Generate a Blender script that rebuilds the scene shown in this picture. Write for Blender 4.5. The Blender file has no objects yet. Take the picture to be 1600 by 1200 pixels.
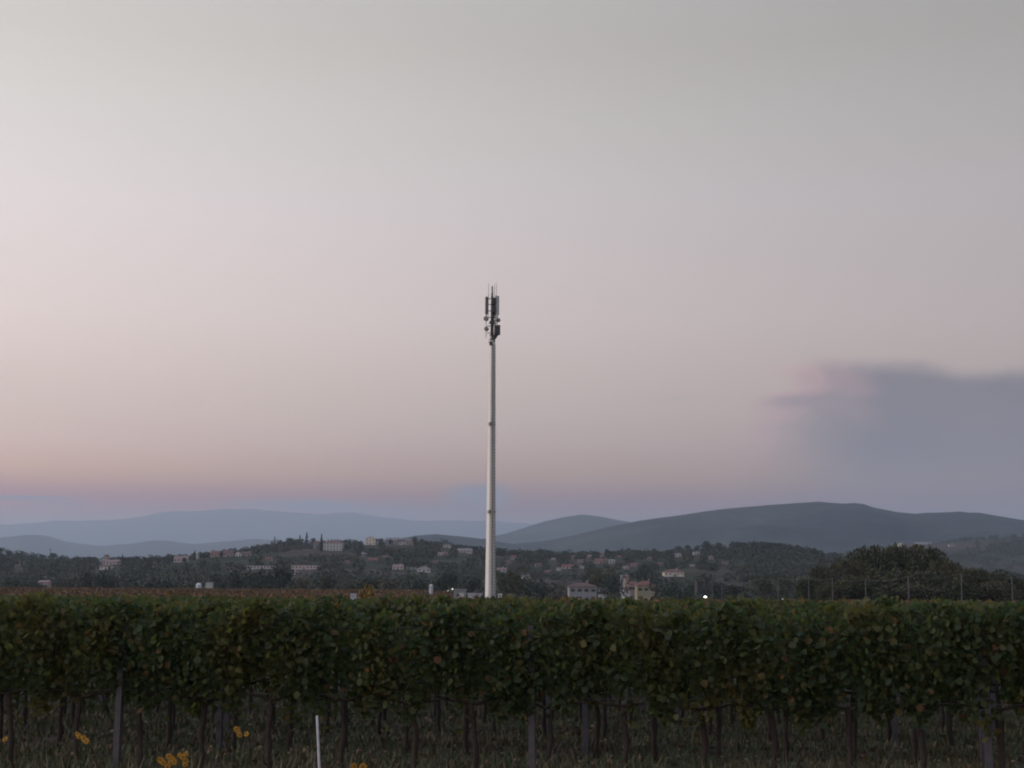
import bpy, math, random
import numpy as np
from mathutils import Vector, Matrix

random.seed(7)
RNG = np.random.default_rng(11)
S = bpy.context.scene
COL = S.collection
PI = math.pi

def lin(r, g, b):
    def f(c):
        c /= 255.0
        return c / 12.92 if c <= 0.04045 else ((c + 0.055) / 1.055) ** 2.4
    return (f(r), f(g), f(b), 1.0)

# ------------------------------------------------------------------ camera
CAM_H = 2.15
FPX = 2400.0                      # focal length in pixels of the 1600 wide photograph
PITCH = math.atan(334 / FPX)
ROLL = math.radians(0.33)
cam_d = bpy.data.cameras.new('camera')
cam_d.sensor_width = 36.0
cam_d.lens = 36.0 * FPX / 1600
cam_d.clip_start = 0.1
cam_d.clip_end = 200000
cam = bpy.data.objects.new('camera', cam_d)
COL.objects.link(cam)
CM = (Matrix.Rotation(PI / 2 + PITCH, 4, 'X') @ Matrix.Rotation(ROLL, 4, 'Z'))
cam.matrix_world = Matrix.Translation((0, 0, CAM_H)) @ CM
S.camera = cam
R3 = CM.to_3x3()

def ray(px, py):
    v = R3 @ Vector(((px - 800) / FPX, (600 - py) / FPX, -1.0))
    return v / v.y

def at(px, py, D):
    return Vector((0, 0, CAM_H)) + ray(px, py) * D

# ------------------------------------------------------------------ view
S.view_settings.view_transform = 'Standard'
S.view_settings.look = 'None'
S.view_settings.exposure = 0.0
S.view_settings.gamma = 1.0
S.view_settings.use_curve_mapping = False
S.render.engine = 'CYCLES'
S.cycles.max_bounces = 6
S.cycles.diffuse_bounces = 2
S.cycles.glossy_bounces = 2
S.cycles.transparent_max_bounces = 8
S.cycles.volume_bounces = 2
S.cycles.use_denoising = True
S.cycles.filter_width = 2.0

# ------------------------------------------------------------------ sky
SUN_EL, SUN_AZ = math.radians(7.0), math.radians(-86.0)   # azimuth from +Y, to the left
world = bpy.data.worlds.new('World')
S.world = world
world.use_nodes = True
WN, WL = world.node_tree.nodes, world.node_tree.links
WN.clear()

def az_el(px, py):
    v = ray(px, py)
    return math.atan2(v.x, v.y), math.atan2(v.z, math.hypot(v.x, v.y))

class NB:
    """small node building helper"""
    def __init__(s, tree):
        s.t, s.n, s.l = tree, tree.nodes, tree.links
    def put(s, sock, v):
        if isinstance(v, bpy.types.NodeSocket): s.l.new(v, sock)
        elif v is not None: sock.default_value = v
    def math(s, op, a, b=None, c=None, clamp=False):
        n = s.n.new('ShaderNodeMath'); n.operation = op; n.use_clamp = clamp
        for i, v in enumerate((a, b, c)):
            if v is not None: s.put(n.inputs[i], v)
        return n.outputs[0]
    def smooth(s, v, a, b, lo=0.0, hi=1.0):
        n = s.n.new('ShaderNodeMapRange'); n.interpolation_type = 'SMOOTHSTEP'
        s.put(n.inputs['Value'], v)
        n.inputs['From Min'].default_value = a; n.inputs['From Max'].default_value = b
        n.inputs['To Min'].default_value = lo; n.inputs['To Max'].default_value = hi
        return n.outputs['Result']
    def ramp(s, v, stops, interp='LINEAR'):
        n = s.n.new('ShaderNodeValToRGB'); n.color_ramp.interpolation = interp
        e = n.color_ramp.elements
        while len(e) > 1: e.remove(e[0])
        e[0].position, e[0].color = stops[0][0], stops[0][1]
        for p, c in stops[1:]:
            k = e.new(p); k.color = c
        s.put(n.inputs[0], v)
        return n.outputs[0]
    def mix(s, f, a, b, mode='MIX'):
        n = s.n.new('ShaderNodeMix'); n.data_type = 'RGBA'; n.blend_type = mode
        s.put(n.inputs[0], f)
        s.put(n.inputs[6], a); s.put(n.inputs[7], b)
        return n.outputs[2]
    def noise(s, vec, scale, detail=3, rough=0.5, dim='3D', dist=0.0):
        n = s.n.new('ShaderNodeTexNoise'); n.noise_dimensions = dim
        if vec is not None: s.l.new(vec, n.inputs['Vector'])
        n.inputs['Scale'].default_value = scale; n.inputs['Detail'].default_value = detail
        n.inputs['Roughness'].default_value = rough; n.inputs['Distortion'].default_value = dist
        return n.outputs[0]
    def comb(s, x, y, z):
        n = s.n.new('ShaderNodeCombineXYZ')
        for i, v in enumerate((x, y, z)): s.put(n.inputs[i], v)
        return n.outputs[0]

w = NB(world.node_tree)
tc = WN.new('ShaderNodeTexCoord')
sep = WN.new('ShaderNodeSeparateXYZ'); WL.new(tc.outputs['Generated'], sep.inputs[0])
dx, dy, dz = sep.outputs
elev = w.math('ARCSINE', dz)                    # radians
azim = w.math('ARCTAN2', dx, dy)                # radians, 0 ahead, positive to the right
t = w.math('DIVIDE', w.math('ADD', elev, 0.10), 1.70, clamp=True)
def T(deg): return (math.radians(deg) + 0.10) / 1.70
SKY_STOPS = [(3.57, (0.399, 0.078, 0.05)), (4.37, (0.714, 0.356, 0.151)), (5.56, (0.805, 0.522, 0.391)), (6.7, (0.831, 0.609, 0.481)), (10.15, (0.873, 0.706, 0.633)), (14.5, (0.8, 0.7, 0.67)), (17.6, (0.702, 0.646, 0.593)), (20.3, (0.618, 0.571, 0.512))]
grad = w.ramp(t, [(0.0, (.20, .20, .22, 1)), (T(0), (.12, .13, .17, 1)), (T(2.0), (.14, .13, .16, 1))] + [(T(a), (*c, 1)) for a, c in SKY_STOPS]
              + [(T(35), (.48, .52, .60, 1)), (T(60), (.32, .42, .62, 1)), (T(90), (.25, .36, .60, 1))])
# brighter and warmer towards the afterglow on the left, dimmer to the right
hlen = w.math('SQRT', w.math('ADD', w.math('MULTIPLY', dx, dx), w.math('ADD', w.math('MULTIPLY', dy, dy), 1e-6)))
sinaz = w.math('DIVIDE', dx, hlen)
side = w.smooth(sinaz, -0.95, 0.58, 1.5, 0.6)
side = w.math('MULTIPLY', side, w.math('ADD', 1.0, w.math('MULTIPLY', w.smooth(sinaz, 0.0, -0.4, 0.0, 0.4), w.smooth(elev, 0.13, 0.05, 0.0, 1.0))))
side = w.math('MULTIPLY', side, w.smooth(w.math('DIVIDE', dy, hlen), 0.6, -0.7, 1.0, 1.35))
grad = w.mix(1.0, grad, w.comb(side, side, side), 'MULTIPLY')
glowf = w.math('MULTIPLY', w.smooth(azim, -2.9, -2.0, 0.0, 1.0), w.smooth(azim, -1.7, -0.8, 1.0, 0.0))
glowf = w.math('MULTIPLY', glowf, w.smooth(elev, 0.75, 0.02, 0.0, 1.0))
grad = w.mix(w.math('MULTIPLY', glowf, 0.8), grad, (1.35, 1.02, 0.78, 1))
# Nishita daylight sky underneath, very dim at this hour
sky = WN.new('ShaderNodeTexSky'); sky.sky_type = 'NISHITA'; sky.sun_disc = False
sky.sun_elevation = SUN_EL; sky.sun_rotation = SUN_AZ % (2 * PI)
sky.air_density = 1.0; sky.dust_density = 2.0
grad = w.mix(0.012, grad, sky.outputs[0])
# cloud bank low on the right (flat topped, lit pink along its left shoulder)
cu, cv = azim, elev
nvec = w.comb(cu, w.math('MULTIPLY', cv, 1.6), 3.1)
n1 = w.math('SUBTRACT', w.noise(nvec, 9.0, 5, 0.55), 0.5)
n2 = w.math('SUBTRACT', w.noise(w.comb(cu, w.math('MULTIPLY', cv, 2.6), 9.7), 22.0, 4, 0.6), 0.5)
top = w.math('SUBTRACT', az_el(1350, 563)[1], w.smooth(cu, az_el(1430, 570)[0], az_el(1510, 570)[0], 0.0, 0.0075))
top = w.math('ADD', top, w.math('MULTIPLY', n1, 0.010))
top = w.math('ADD', top, w.math('MULTIPLY', n2, 0.009))
m_top = w.smooth(w.math('SUBTRACT', top, cv), -0.004, 0.011, 0.0, 1.0)
# left edge: moves right with height, with a notch
n3 = w.math('SUBTRACT', w.noise(w.comb(cu, w.math('MULTIPLY', cv, 1.3), 5.5), 34.0, 5, 0.62, dist=0.6), 0.5)
edge = w.math('ADD', az_el(1135, 700)[0], w.smooth(cv, az_el(1200, 625)[1], az_el(1200, 604)[1], 0.0, 0.024))
edge = w.math('ADD', edge, w.smooth(cv, az_el(1200, 780)[1], az_el(1200, 660)[1], -0.012, 0.012))
edge = w.math('ADD', edge, w.math('MULTIPLY', n1, 0.030))
edge = w.math('ADD', edge, w.math('ADD', w.math('MULTIPLY', n2, 0.034), w.math('MULTIPLY', n3, 0.022)))
dleft = w.math('SUBTRACT', cu, edge)
soft = w.smooth(cv, az_el(1200, 760)[1], az_el(1200, 600)[1], 0.085, 0.030)
m_left = w.smooth(w.math('DIVIDE', dleft, soft), -0.1, 1.0, 0.0, 1.0)
m_low = w.smooth(cv, 0.045, 0.100, 0.40, 1.0)
m_r = w.smooth(cu, 0.95, 0.6, 0.0, 1.0)
m_dens = w.math('ADD', w.smooth(cu, az_el(1180, 650)[0], az_el(1400, 650)[0], 0.48, 0.92), w.math('MULTIPLY', n1, 0.35), clamp=True)
mask = w.math('MULTIPLY', w.math('MULTIPLY', m_top, m_left), w.math('MULTIPLY', m_low, m_r))
grad = w.mix(w.math('MULTIPLY', mask, m_dens), grad, lin(124, 113, 117))
def blob(px, py, ru, rv, tilt=0.0):
    u0, v0 = az_el(px, py)
    du = w.math('SUBTRACT', cu, u0); dv = w.math('SUBTRACT', cv, v0)
    du = w.math('ADD', du, w.math('MULTIPLY', dv, tilt))
    a = w.math('POWER', w.math('DIVIDE', du, ru), 2.0); b = w.math('POWER', w.math('DIVIDE', dv, rv), 2.0)
    d = w.math('ADD', w.math('ADD', a, b), w.math('MULTIPLY', n2, 3.4))
    return w.smooth(d, -0.2, 2.1, 1.0, 0.0)
rim = w.math('MULTIPLY', w.smooth(dleft, -0.008, 0.012, 0.0, 1.0), w.smooth(dleft, 0.060, 0.012, 0.0, 1.0))
rim = w.math('MULTIPLY', rim, w.math('MULTIPLY', m_top, w.smooth(cv, az_el(1200, 770)[1], az_el(1200, 600)[1], 0.10, 1.0)))
rim = w.math('MULTIPLY', rim, w.math('ADD', 0.80, w.math('MULTIPLY', n3, 2.6)), clamp=True)
pk = w.math('MAXIMUM', w.math('MULTIPLY', rim, 0.85), w.math('MULTIPLY', blob(1285, 588, 0.026, 0.011, 1.2), 0.6))
pk = w.math('MAXIMUM', pk, w.math('MULTIPLY', blob(1325, 640, 0.015, 0.016, 1.7), 0.2))
grad = w.mix(w.math('MULTIPLY', pk, 0.62), grad, lin(226, 172, 170))
grad = w.mix(w.math('MULTIPLY', blob(1225, 628, 0.018, 0.0035), 0.35), grad, lin(140, 130, 136))
# a few thin grey streaks near the horizon
for (u0, v0, ru, rv, s) in ((55, 778, 0.030, 0.0012, .9), (100, 787, 0.016, 0.0010, .7), (460, 790, 0.042, 0.0035, .9), (745, 776, 0.020, 0.008, .9), (640, 800, 0.05, 0.006, .6), (1062, 622, 0.020, 0.0012, .12)):
    grad = w.mix(w.math('MULTIPLY', blob(u0, v0, ru, rv), s), grad, lin(130, 133, 148))
bg = WN.new('ShaderNodeBackground'); WL.new(grad, bg.inputs[0]); bg.inputs[1].default_value = 1.0
wo = WN.new('ShaderNodeOutputWorld'); WL.new(bg.outputs[0], wo.inputs[0])

sun_d = bpy.data.lights.new('sun', 'SUN'); sun_d.energy = 2.0; sun_d.angle = math.radians(10); sun_d.color = (1.0, 0.80, 0.62)
sun = bpy.data.objects.new('sun', sun_d); COL.objects.link(sun)
sd = Vector((math.sin(SUN_AZ) * math.cos(SUN_EL), math.cos(SUN_AZ) * math.cos(SUN_EL), math.sin(SUN_EL)))
sun.rotation_euler = sd.to_track_quat('Z', 'Y').to_euler()

# ------------------------------------------------------------------ materials
MATS = {}
def mat(name, build):
    if name in MATS: return MATS[name]
    m = bpy.data.materials.new(name); m.use_nodes = True
    nb = NB(m.node_tree)
    p = m.node_tree.nodes['Principled BSDF']
    build(nb, p)
    MATS[name] = m
    return m

def plain(name, rgb, rough=0.7, metal=0.0, var=0.15, scale=3.0, spec=0.4, bump=0.0):
    def b(nb, p):
        tcn = nb.n.new('ShaderNodeTexCoord')
        nz = nb.noise(tcn.outputs['Object'], scale, 5, 0.6)
        c = (rgb[0], rgb[1], rgb[2], 1)
        d = tuple(x * (1 - var) for x in c[:3]) + (1,)
        e = tuple(min(1, x * (1 + var)) for x in c[:3]) + (1,)
        nb.l.new(nb.ramp(nz, [(0.3, d), (0.7, e)]), p.inputs['Base Color'])
        p.inputs['Roughness'].default_value = rough; p.inputs['Metallic'].default_value = metal
        p.inputs['Specular IOR Level'].default_value = spec
        if bump:
            bn = nb.n.new('ShaderNodeBump'); bn.inputs['Strength'].default_value = bump
            nb.l.new(nz, bn.inputs['Height']); nb.l.new(bn.outputs[0], p.inputs['Normal'])
    return mat(name, b)

def leafy(name, stops, rough=0.6, spec=0.25, patch=None, pscale=0.6, trans=0.0):
    """colour per leaf (random per island) and, optionally, broad patches"""
    def b(nb, p):
        g = nb.n.new('ShaderNodeNewGeometry')
        c = nb.ramp(g.outputs['Random Per Island'], stops)
        if patch:
            oi = nb.n.new('ShaderNodeObjectInfo')
            add = nb.n.new('ShaderNodeVectorMath'); add.operation = 'ADD'
            nb.l.new(g.outputs['Position'], add.inputs[0]); nb.l.new(oi.outputs['Location'], add.inputs[1])
            nz = nb.smooth(nb.noise(g.outputs['Position'], pscale, 3, 0.6), 0.45, 0.72)
            c = nb.mix(nb.math('MULTIPLY', nz, 0.6), c, patch)
        nb.l.new(c, p.inputs['Base Color'])
        p.inputs['Roughness'].default_value = rough; p.inputs['Specular IOR Level'].default_value = spec
        if trans:      # light passing through the leaf blade
            tr = nb.n.new('ShaderNodeBsdfTranslucent'); nb.l.new(nb.mix(1.0, c, (1.5, 1.7, 1.0, 1), 'MULTIPLY'), tr.inputs[0])
            mx = nb.n.new('ShaderNodeMixShader'); mx.inputs[0].default_value = trans
            nb.l.new(p.outputs[0], mx.inputs[1]); nb.l.new(tr.outputs[0], mx.inputs[2])
            nb.l.new(mx.outputs[0], [q for q in nb.n if q.type == 'OUTPUT_MATERIAL'][0].inputs[0])
    return mat(name, b)

M_VINE = leafy('vine_leaves', [(0, (.040, .058, .034, 1)), (.5, (.054, .076, .036, 1)), (.78, (.074, .094, .040, 1)), (.91, (.100, .102, .042, 1)), (.975, (.13, .088, .044, 1)), (1, (.14, .065, .044, 1))],
               patch=(.13, .100, .034, 1), pscale=0.8, trans=.45)
M_VFAR = leafy('far_vine_leaves', [(0, (.05, .055, .025, 1)), (.4, (.09, .072, .035, 1)), (.7, (.15, .085, .045, 1)), (1, (.20, .085, .06, 1))], patch=(.12, .055, .045, 1), pscale=0.05)
M_WOOD = plain('bark', (.035, .026, .022), .9, var=.4, scale=14, bump=.5)
M_TREE = leafy('tree_leaves', [(0, (.022, .032, .016, 1)), (.5, (.038, .046, .020, 1)), (.85, (.062, .060, .026, 1)), (1, (.09, .068, .032, 1))], patch=(.08, .060, .030, 1), pscale=0.08)
M_DARKTREE = leafy('dark_tree_leaves', [(0, (.012, .022, .014, 1)), (.6, (.022, .034, .018, 1)), (1, (.035, .045, .022, 1))])
M_CYP = leafy('cypress_leaves', [(0, (.010, .018, .012, 1)), (1, (.020, .030, .016, 1))])
M_CONC = plain('concrete', (.075, .070, .08), .85, var=.25, scale=9, bump=.2)
M_WHITE = plain('white_paint', (.70, .70, .72), .5, var=.06)
M_STEEL = plain('galvanised_steel', (.45, .46, .48), .45, 0.5, var=.08, scale=2)
M_MAST = plain('painted_steel', (.66, .65, .645), .38, 0.0, var=.04, scale=.6, spec=.5)
M_DARKM = plain('dark_metal', (.055, .055, .06), .55, .3)
M_PANEL = plain('antenna_plastic', (.17, .17, .185), .5)
M_PANEL_L = plain('grey_antenna_plastic', (.30, .31, .33), .5)
M_WIRE = plain('wire', (.14, .14, .16), .6, .2)
M_YEL = plain('yellow_petals', (.40, .20, .015), .7, var=.2, scale=30)
M_STEM = plain('green_stem', (.04, .06, .02), .7)
M_GLASS = plain('window_glass', (.02, .022, .028), .15, spec=.6)
M_SHUT = plain('shutters', (.06, .05, .045), .7)

# ------------------------------------------------------------------ mesh helpers
def npmesh(name, V, F, mt=None, smooth=False):
    """V (n,3) float, F (m,k) int"""
    V = np.asarray(V, dtype=np.float32); F = np.asarray(F, dtype=np.int32)
    me = bpy.data.meshes.new(name)
    m, k = F.shape
    me.vertices.add(len(V)); me.vertices.foreach_set('co', V.ravel())
    me.loops.add(m * k); me.loops.foreach_set('vertex_index', F.ravel())
    me.polygons.add(m); me.polygons.foreach_set('loop_start', np.arange(0, m * k, k, dtype=np.int32))
    me.polygons.foreach_set('loop_total', np.full(m, k, dtype=np.int32))
    if smooth: me.polygons.foreach_set('use_smooth', np.ones(m, dtype=bool))
    me.update(calc_edges=True); me.validate()
    if mt: me.materials.append(mt)
    return me

class MB:
    """collects simple shapes, builds one mesh"""
    def __init__(s): s.v, s.f = [], []
    def box(s, x0, x1, y0, y1, z0, z1, taper=0.0):
        b = len(s.v)
        for z, k in ((z0, 0), (z1, taper)):
            s.v += [(x0 + k, y0 + k, z), (x1 - k, y0 + k, z), (x1 - k, y1 - k, z), (x0 + k, y1 - k, z)]
        s.f += [tuple(b + i for i in q) for q in ((3, 2, 1, 0), (4, 5, 6, 7), (0, 1, 5, 4), (1, 2, 6, 5), (2, 3, 7, 6), (3, 0, 4, 7))]
        return s
    def tube(s, pts, radii, n=8, cap=True):
        pts = [Vector(p) for p in pts]
        b = len(s.v)
        for i, p in enumerate(pts):
            d = (pts[min(i + 1, len(pts) - 1)] - pts[max(i - 1, 0)])
            d = d.normalized() if d.length > 1e-9 else Vector((0, 0, 1))
            a = Vector((1, 0, 0)) if abs(d.x) < 0.9 else Vector((0, 1, 0))
            u = d.cross(a).normalized(); v = d.cross(u)
            for k in range(n):
                q = 2 * PI * k / n
                s.v.append(tuple(p + (u * math.cos(q) + v * math.sin(q)) * radii[i]))
        for i in range(len(pts) - 1):
            for k in range(n):
                s.f.append((b + i * n + k, b + i * n + (k + 1) % n, b + (i + 1) * n + (k + 1) % n, b + (i + 1) * n + k))
        if cap:
            s.f.append(tuple(b + k for k in range(n))[::-1]); s.f.append(tuple(b + (len(pts) - 1) * n + k for k in range(n)))
        return s
    def add(s, verts, faces):
        b = len(s.v); s.v += [tuple(v) for v in verts]; s.f += [tuple(b + i for i in f) for f in faces]
        return s
    def mesh(s, name, mt, smooth=False):
        me = bpy.data.meshes.new(name); me.from_pydata(s.v, [], s.f); me.update()
        if mt: me.materials.append(mt)
        if smooth:
            for p in me.polygons: p.use_smooth = True
        return me

def link(name, me, parent=None, loc=None, **props):
    o = bpy.data.objects.new(name, me); COL.objects.link(o)
    if parent: o.parent = parent
    if loc is not None: o.location = loc
    for k, v in props.items(): o[k] = v
    return o

def empty(name, loc, label, cat, group=None, rz=0.0, scale=None):
    o = bpy.data.objects.new(name, None); COL.objects.link(o); o.location = loc; o.rotation_euler = (0, 0, rz)
    o.empty_display_size = 0.2
    if scale: o.scale = scale
    o['label'] = label; o['category'] = cat
    if group: o['group'] = group
    return o

def bevel(o, wd, seg=2):
    m = o.modifiers.new('bevel', 'BEVEL'); m.width = wd; m.segments = seg; m.limit_method = 'ANGLE'
    return o

# numpy value noise
_perm = RNG.random((256, 256))
def vnoise(x, y):
    xi = np.floor(x).astype(int); yi = np.floor(y).astype(int)
    fx = x - xi; fy = y - yi; fx = fx * fx * (3 - 2 * fx); fy = fy * fy * (3 - 2 * fy)
    g = lambda a, b: _perm[a & 255, b & 255]
    return (g(xi, yi) * (1 - fx) + g(xi + 1, yi) * fx) * (1 - fy) + (g(xi, yi + 1) * (1 - fx) + g(xi + 1, yi + 1) * fx) * fy
def fbm(x, y, o=4):
    s = 0; a = 0.5
    for i in range(o):
        s = s + a * (vnoise(x * 2 ** i + 17.3 * i, y * 2 ** i + 5.1 * i) - 0.5); a *= 0.5
    return s * 2

# ------------------------------------------------------------------ land
def landmat(name, cols, s1, s2, stripes=None):
    def b(nb, p):
        g = nb.n.new('ShaderNodeNewGeometry')
        n1_ = nb.noise(g.outputs['Position'], s1, 4, 0.6)
        n2_ = nb.noise(g.outputs['Position'], s2, 5, 0.7)
        c = nb.ramp(n1_, [(0.36, cols[0]), (0.46, cols[1]), (0.52, cols[2]), (0.62, cols[3])])
        f = nb.smooth(n2_, 0.35, 0.65, 0.65, 1.3)
        c = nb.mix(1.0, c, nb.comb(f, f, f), 'MULTIPLY')
        nb.l.new(c, p.inputs['Base Color'])
        p.inputs['Roughness'].default_value = 0.95; p.inputs['Specular IOR Level'].default_value = 0.1
    return mat(name, b)

M_GROUND = landmat('grass_and_soil', [(.085, .070, .050, 1), (.075, .075, .042, 1), (.060, .068, .036, 1), (.10, .08, .06, 1)], 0.35, 4.0)
M_HILL = landmat('hillside', [(.024, .028, .016, 1), (.034, .038, .020, 1), (.055, .052, .034, 1), (.07, .050, .040, 1)], 0.010, 0.09)
M_MOUNT = landmat('wooded_mountain', [(.006, .010, .010, 1), (.014, .020, .017, 1), (.024, .030, .022, 1), (.045, .046, .034, 1)], 0.0012, 0.02)  # woods, with light and shade of the folds painted into the patches

xs = np.concatenate([-np.geomspace(38000, 60, 26), np.linspace(-50, 50, 41), np.geomspace(60, 38000, 26)])
ys = np.concatenate([np.array([-4000., -1000, -200, -60, -20]), np.linspace(-8, 80, 60), np.linspace(90, 900, 40), np.geomspace(950, 44000, 30)])
gx, gy = np.meshgrid(xs, ys)
near = np.clip(1 - np.hypot(gx, gy) / 120, 0, 1)
gz = fbm(gx * 0.35, gy * 0.35) * 0.06 * near
def rise(x, y):
    a = np.clip((y - 120) / 330, 0, 1); b = np.clip((-2 - x) / 24, 0, 1); c = np.clip((900 - y) / 350, 0, 1)
    return 2.1 * a * a * (3 - 2 * a) * b * b * (3 - 2 * b) * c * c * (3 - 2 * c)
gz = gz + rise(gx, gy)
GV = np.stack([gx, gy, gz], -1).reshape(-1, 3)
nx, ny = len(xs), len(ys)
idx = np.arange(nx * ny).reshape(ny, nx)
GF = np.stack([idx[:-1, :-1], idx[:-1, 1:], idx[1:, 1:], idx[1:, :-1]], -1).reshape(-1, 4)
link('ground', npmesh('ground', GV, GF, M_GROUND, True), kind='structure')

class Ridge:
    def __init__(s, D, wf, wb, pts, amp, fscale, power=1.15, drop=0.0):
        s.D, s.wf, s.wb, s.amp, s.fs, s.pw = D, wf, wb, amp, fscale, power
        P = [at(x, y + drop, D) for x, y in pts]
        s.X = np.array([p.x for p in P]); s.Z = np.array([max(p.z, 0) for p in P])
    def h(s, x, y):
        z = np.interp(x, s.X, s.Z)
        u = (s.D - y)
        t = np.where(u > 0, u / s.wf, -u / s.wb)
        pr = np.clip(1 - t, 0, 1) ** s.pw
        pr = pr * np.where(t < .999, 1, 0)
        n = fbm(x / s.fs + 31, y / s.fs + 9, 5)
        mod = np.clip(t * 3, 0, 1)
        return z * pr * (1 + 0.35 * n * mod) + s.amp * n * np.clip(pr * 3, 0, 1) - 6 * (1 - np.clip(pr * 40, 0, 1))
    def build(s, name, mt, nx_=360, ny_=60, label=None):
        xs_ = np.linspace(s.X[0], s.X[-1], nx_)
        ys_ = np.concatenate([np.linspace(s.D - s.wf, s.D, ny_), np.linspace(s.D, s.D + s.wb, ny_ // 3)[1:]])
        a, b = np.meshgrid(xs_, ys_)
        z = s.h(a, b)
        V = np.stack([a, b, z], -1).reshape(-1, 3)
        i = np.arange(a.size).reshape(a.shape)
        F = np.stack([i[:-1, :-1], i[:-1, 1:], i[1:, 1:], i[1:, :-1]], -1).reshape(-1, 4)
        return link(name, npmesh(name, V, F, mt, True), kind='structure')

# crest lines, read along the photograph's width, each at its own distance
HA = Ridge(1900, 900, 900, [(-900, 905), (-400, 880), (-150, 866), (0, 862), (40, 868), (120, 874), (200, 879), (240, 877), (270, 871), (340, 864), (400, 857), (430, 851), (480, 848),
     (520, 849), (560, 849), (640, 849), (700, 853), (740, 860), (800, 866), (860, 868), (940, 866), (1000, 863), (1050, 860), (1110, 855), (1150, 853), (1200, 854), (1250, 859), (1280, 866), (1330, 876),
     (1400, 886), (1500, 896), (1700, 905), (2200, 912), (2700, 924)], 2.2, 160, 1.15, drop=2)
HB = Ridge(3600, 900, 1500, [(1100, 912), (1250, 880), (1300, 870), (1350, 858), (1400, 853), (1450, 849), (1500, 844), (1550, 841), (1600, 838), (1700, 842), (1900, 860), (2300, 912)], 4, 300, 1.1, drop=1)
HC = Ridge(7200, 2600, 3000, [(380, 905), (470, 870), (560, 852), (600, 845), (650, 835), (680, 833), (720, 837), (760, 842), (800, 849), (850, 845), (900, 836), (950, 825), (1000, 815), (1050, 808), (1100, 800), (1150, 794), (1200, 790),
     (1250, 786), (1280, 784), (1300, 785.5), (1320, 787), (1335, 786), (1350, 788), (1365, 793), (1400, 800), (1430, 803), (1445, 801), (1470, 800), (1500, 799), (1515, 801), (1530, 801), (1560, 806), (1600, 812), (1750, 830), (2000, 850), (2300, 900)], 10, 520, 1.1)
HD = Ridge(12500, 3500, 3500, [(640, 890), (700, 860), (760, 842), (790, 835), (850, 815), (880, 808), (910, 804), (940, 808), (980, 815), (1010, 822), (1100, 835), (1300, 870)], 18, 1100, 1.1)
HE = Ridge(15500, 3500, 3500, [(-600, 880), (-300, 850), (-80, 846), (0, 838), (40, 833), (70, 834), (100, 842), (140, 848), (200, 848), (240, 845), (300, 850), (400, 846), (500, 856), (620, 880), (800, 910)], 60, 1100, 1.1)
HF = Ridge(27000, 5000, 5000, [(-700, 850), (-300, 825), (0, 817), (60, 812), (100, 810), (200, 806), (300, 800), (350, 798), (400, 800), (440, 805), (500, 806), (550, 802), (600, 806), (650, 808), (700, 812), (760, 815), (830, 818), (1000, 826), (1400, 835), (2000, 870)], 125, 1900, 1.1)
HA.build('hill', M_HILL, 420, 90)
HB.build('hill', M_HILL, 200, 40)
HC.build('mountain', M_MOUNT, 520, 50)
HD.build('mountain', M_MOUNT, 240, 30)
HE.build('mountain', M_MOUNT, 300, 30)
HF.build('mountain', M_MOUNT, 300, 30)

def land_z(x, y):
    return float(max(0.0, HA.h(np.array([x]), np.array([y]))[0], HB.h(np.array([x]), np.array([y]))[0]))
def hit(px, py, ridge=None, d0=300, d1=5200):
    """where the sight line through a photo pixel meets the hillside"""
    r = ray(px, py)
    ds = np.concatenate([np.arange(d0, 2100, 5.0), np.arange(2100, d1, 20.0)])
    X, Z = r.x * ds, CAM_H + r.z * ds
    H = np.maximum(0, HA.h(X, ds)); 
    if ridge is not HA: H = np.maximum(H, HB.h(X, ds))
    k = np.nonzero(Z <= H)[0]
    if len(k) == 0:
        # just above the crest: stand on the crest
        D = HB.D if ridge is HB else HA.D
        return Vector((r.x * D, D, float(HB.h(np.array([r.x * D]), np.array([D]))[0]) if ridge is HB else float(HA.h(np.array([r.x * D]), np.array([D]))[0])))
    d = ds[k[0]]
    return Vector((r.x * d, d, float(H[k[0]])))

# ------------------------------------------------------------------ leaf clouds
def leaf_cloud(C, size, shape='quad', up=0.0, aspect=1.0, rng=RNG):
    """C (n,3) centres -> verts, faces for n separate leaves of given size (array)"""
    n = len(C)
    d = rng.normal(size=(n, 3)); d[:, 2] += up; d /= np.linalg.norm(d, axis=1)[:, None]
    a = rng.normal(size=(n, 3)); a -= (a * d).sum(1)[:, None] * d; a /= np.linalg.norm(a, axis=1)[:, None]
    b = np.cross(d, a)
    s = np.asarray(size).reshape(-1, 1) * np.ones((n, 1))
    if shape == 'quad':
        L = [(-.5, -.35, 0), (.1, -.5, 0.08), (.5, .3, 0), (-.2, .5, -.08)]
        Q = [(0, 1, 2, 3)]
    else:  # lobed leaf folded along its midrib
        L = [(0, -.45, 0), (-.5, -.30, .10), (-.42, .25, .12), (0, .55, -.02), (.42, .25, .12), (.5, -.30, .10)]
        Q = [(0, 3, 2, 1), (0, 5, 4, 3)]
    V = np.stack([C + s * (a * l[0] * aspect + b * l[1] + d * l[2]) for l in L], 1).reshape(-1, 3)
    base = (np.arange(n) * len(L))[:, None]
    F = np.concatenate([base + np.array(q)[None] for q in Q], 0)
    return V, F

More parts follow.
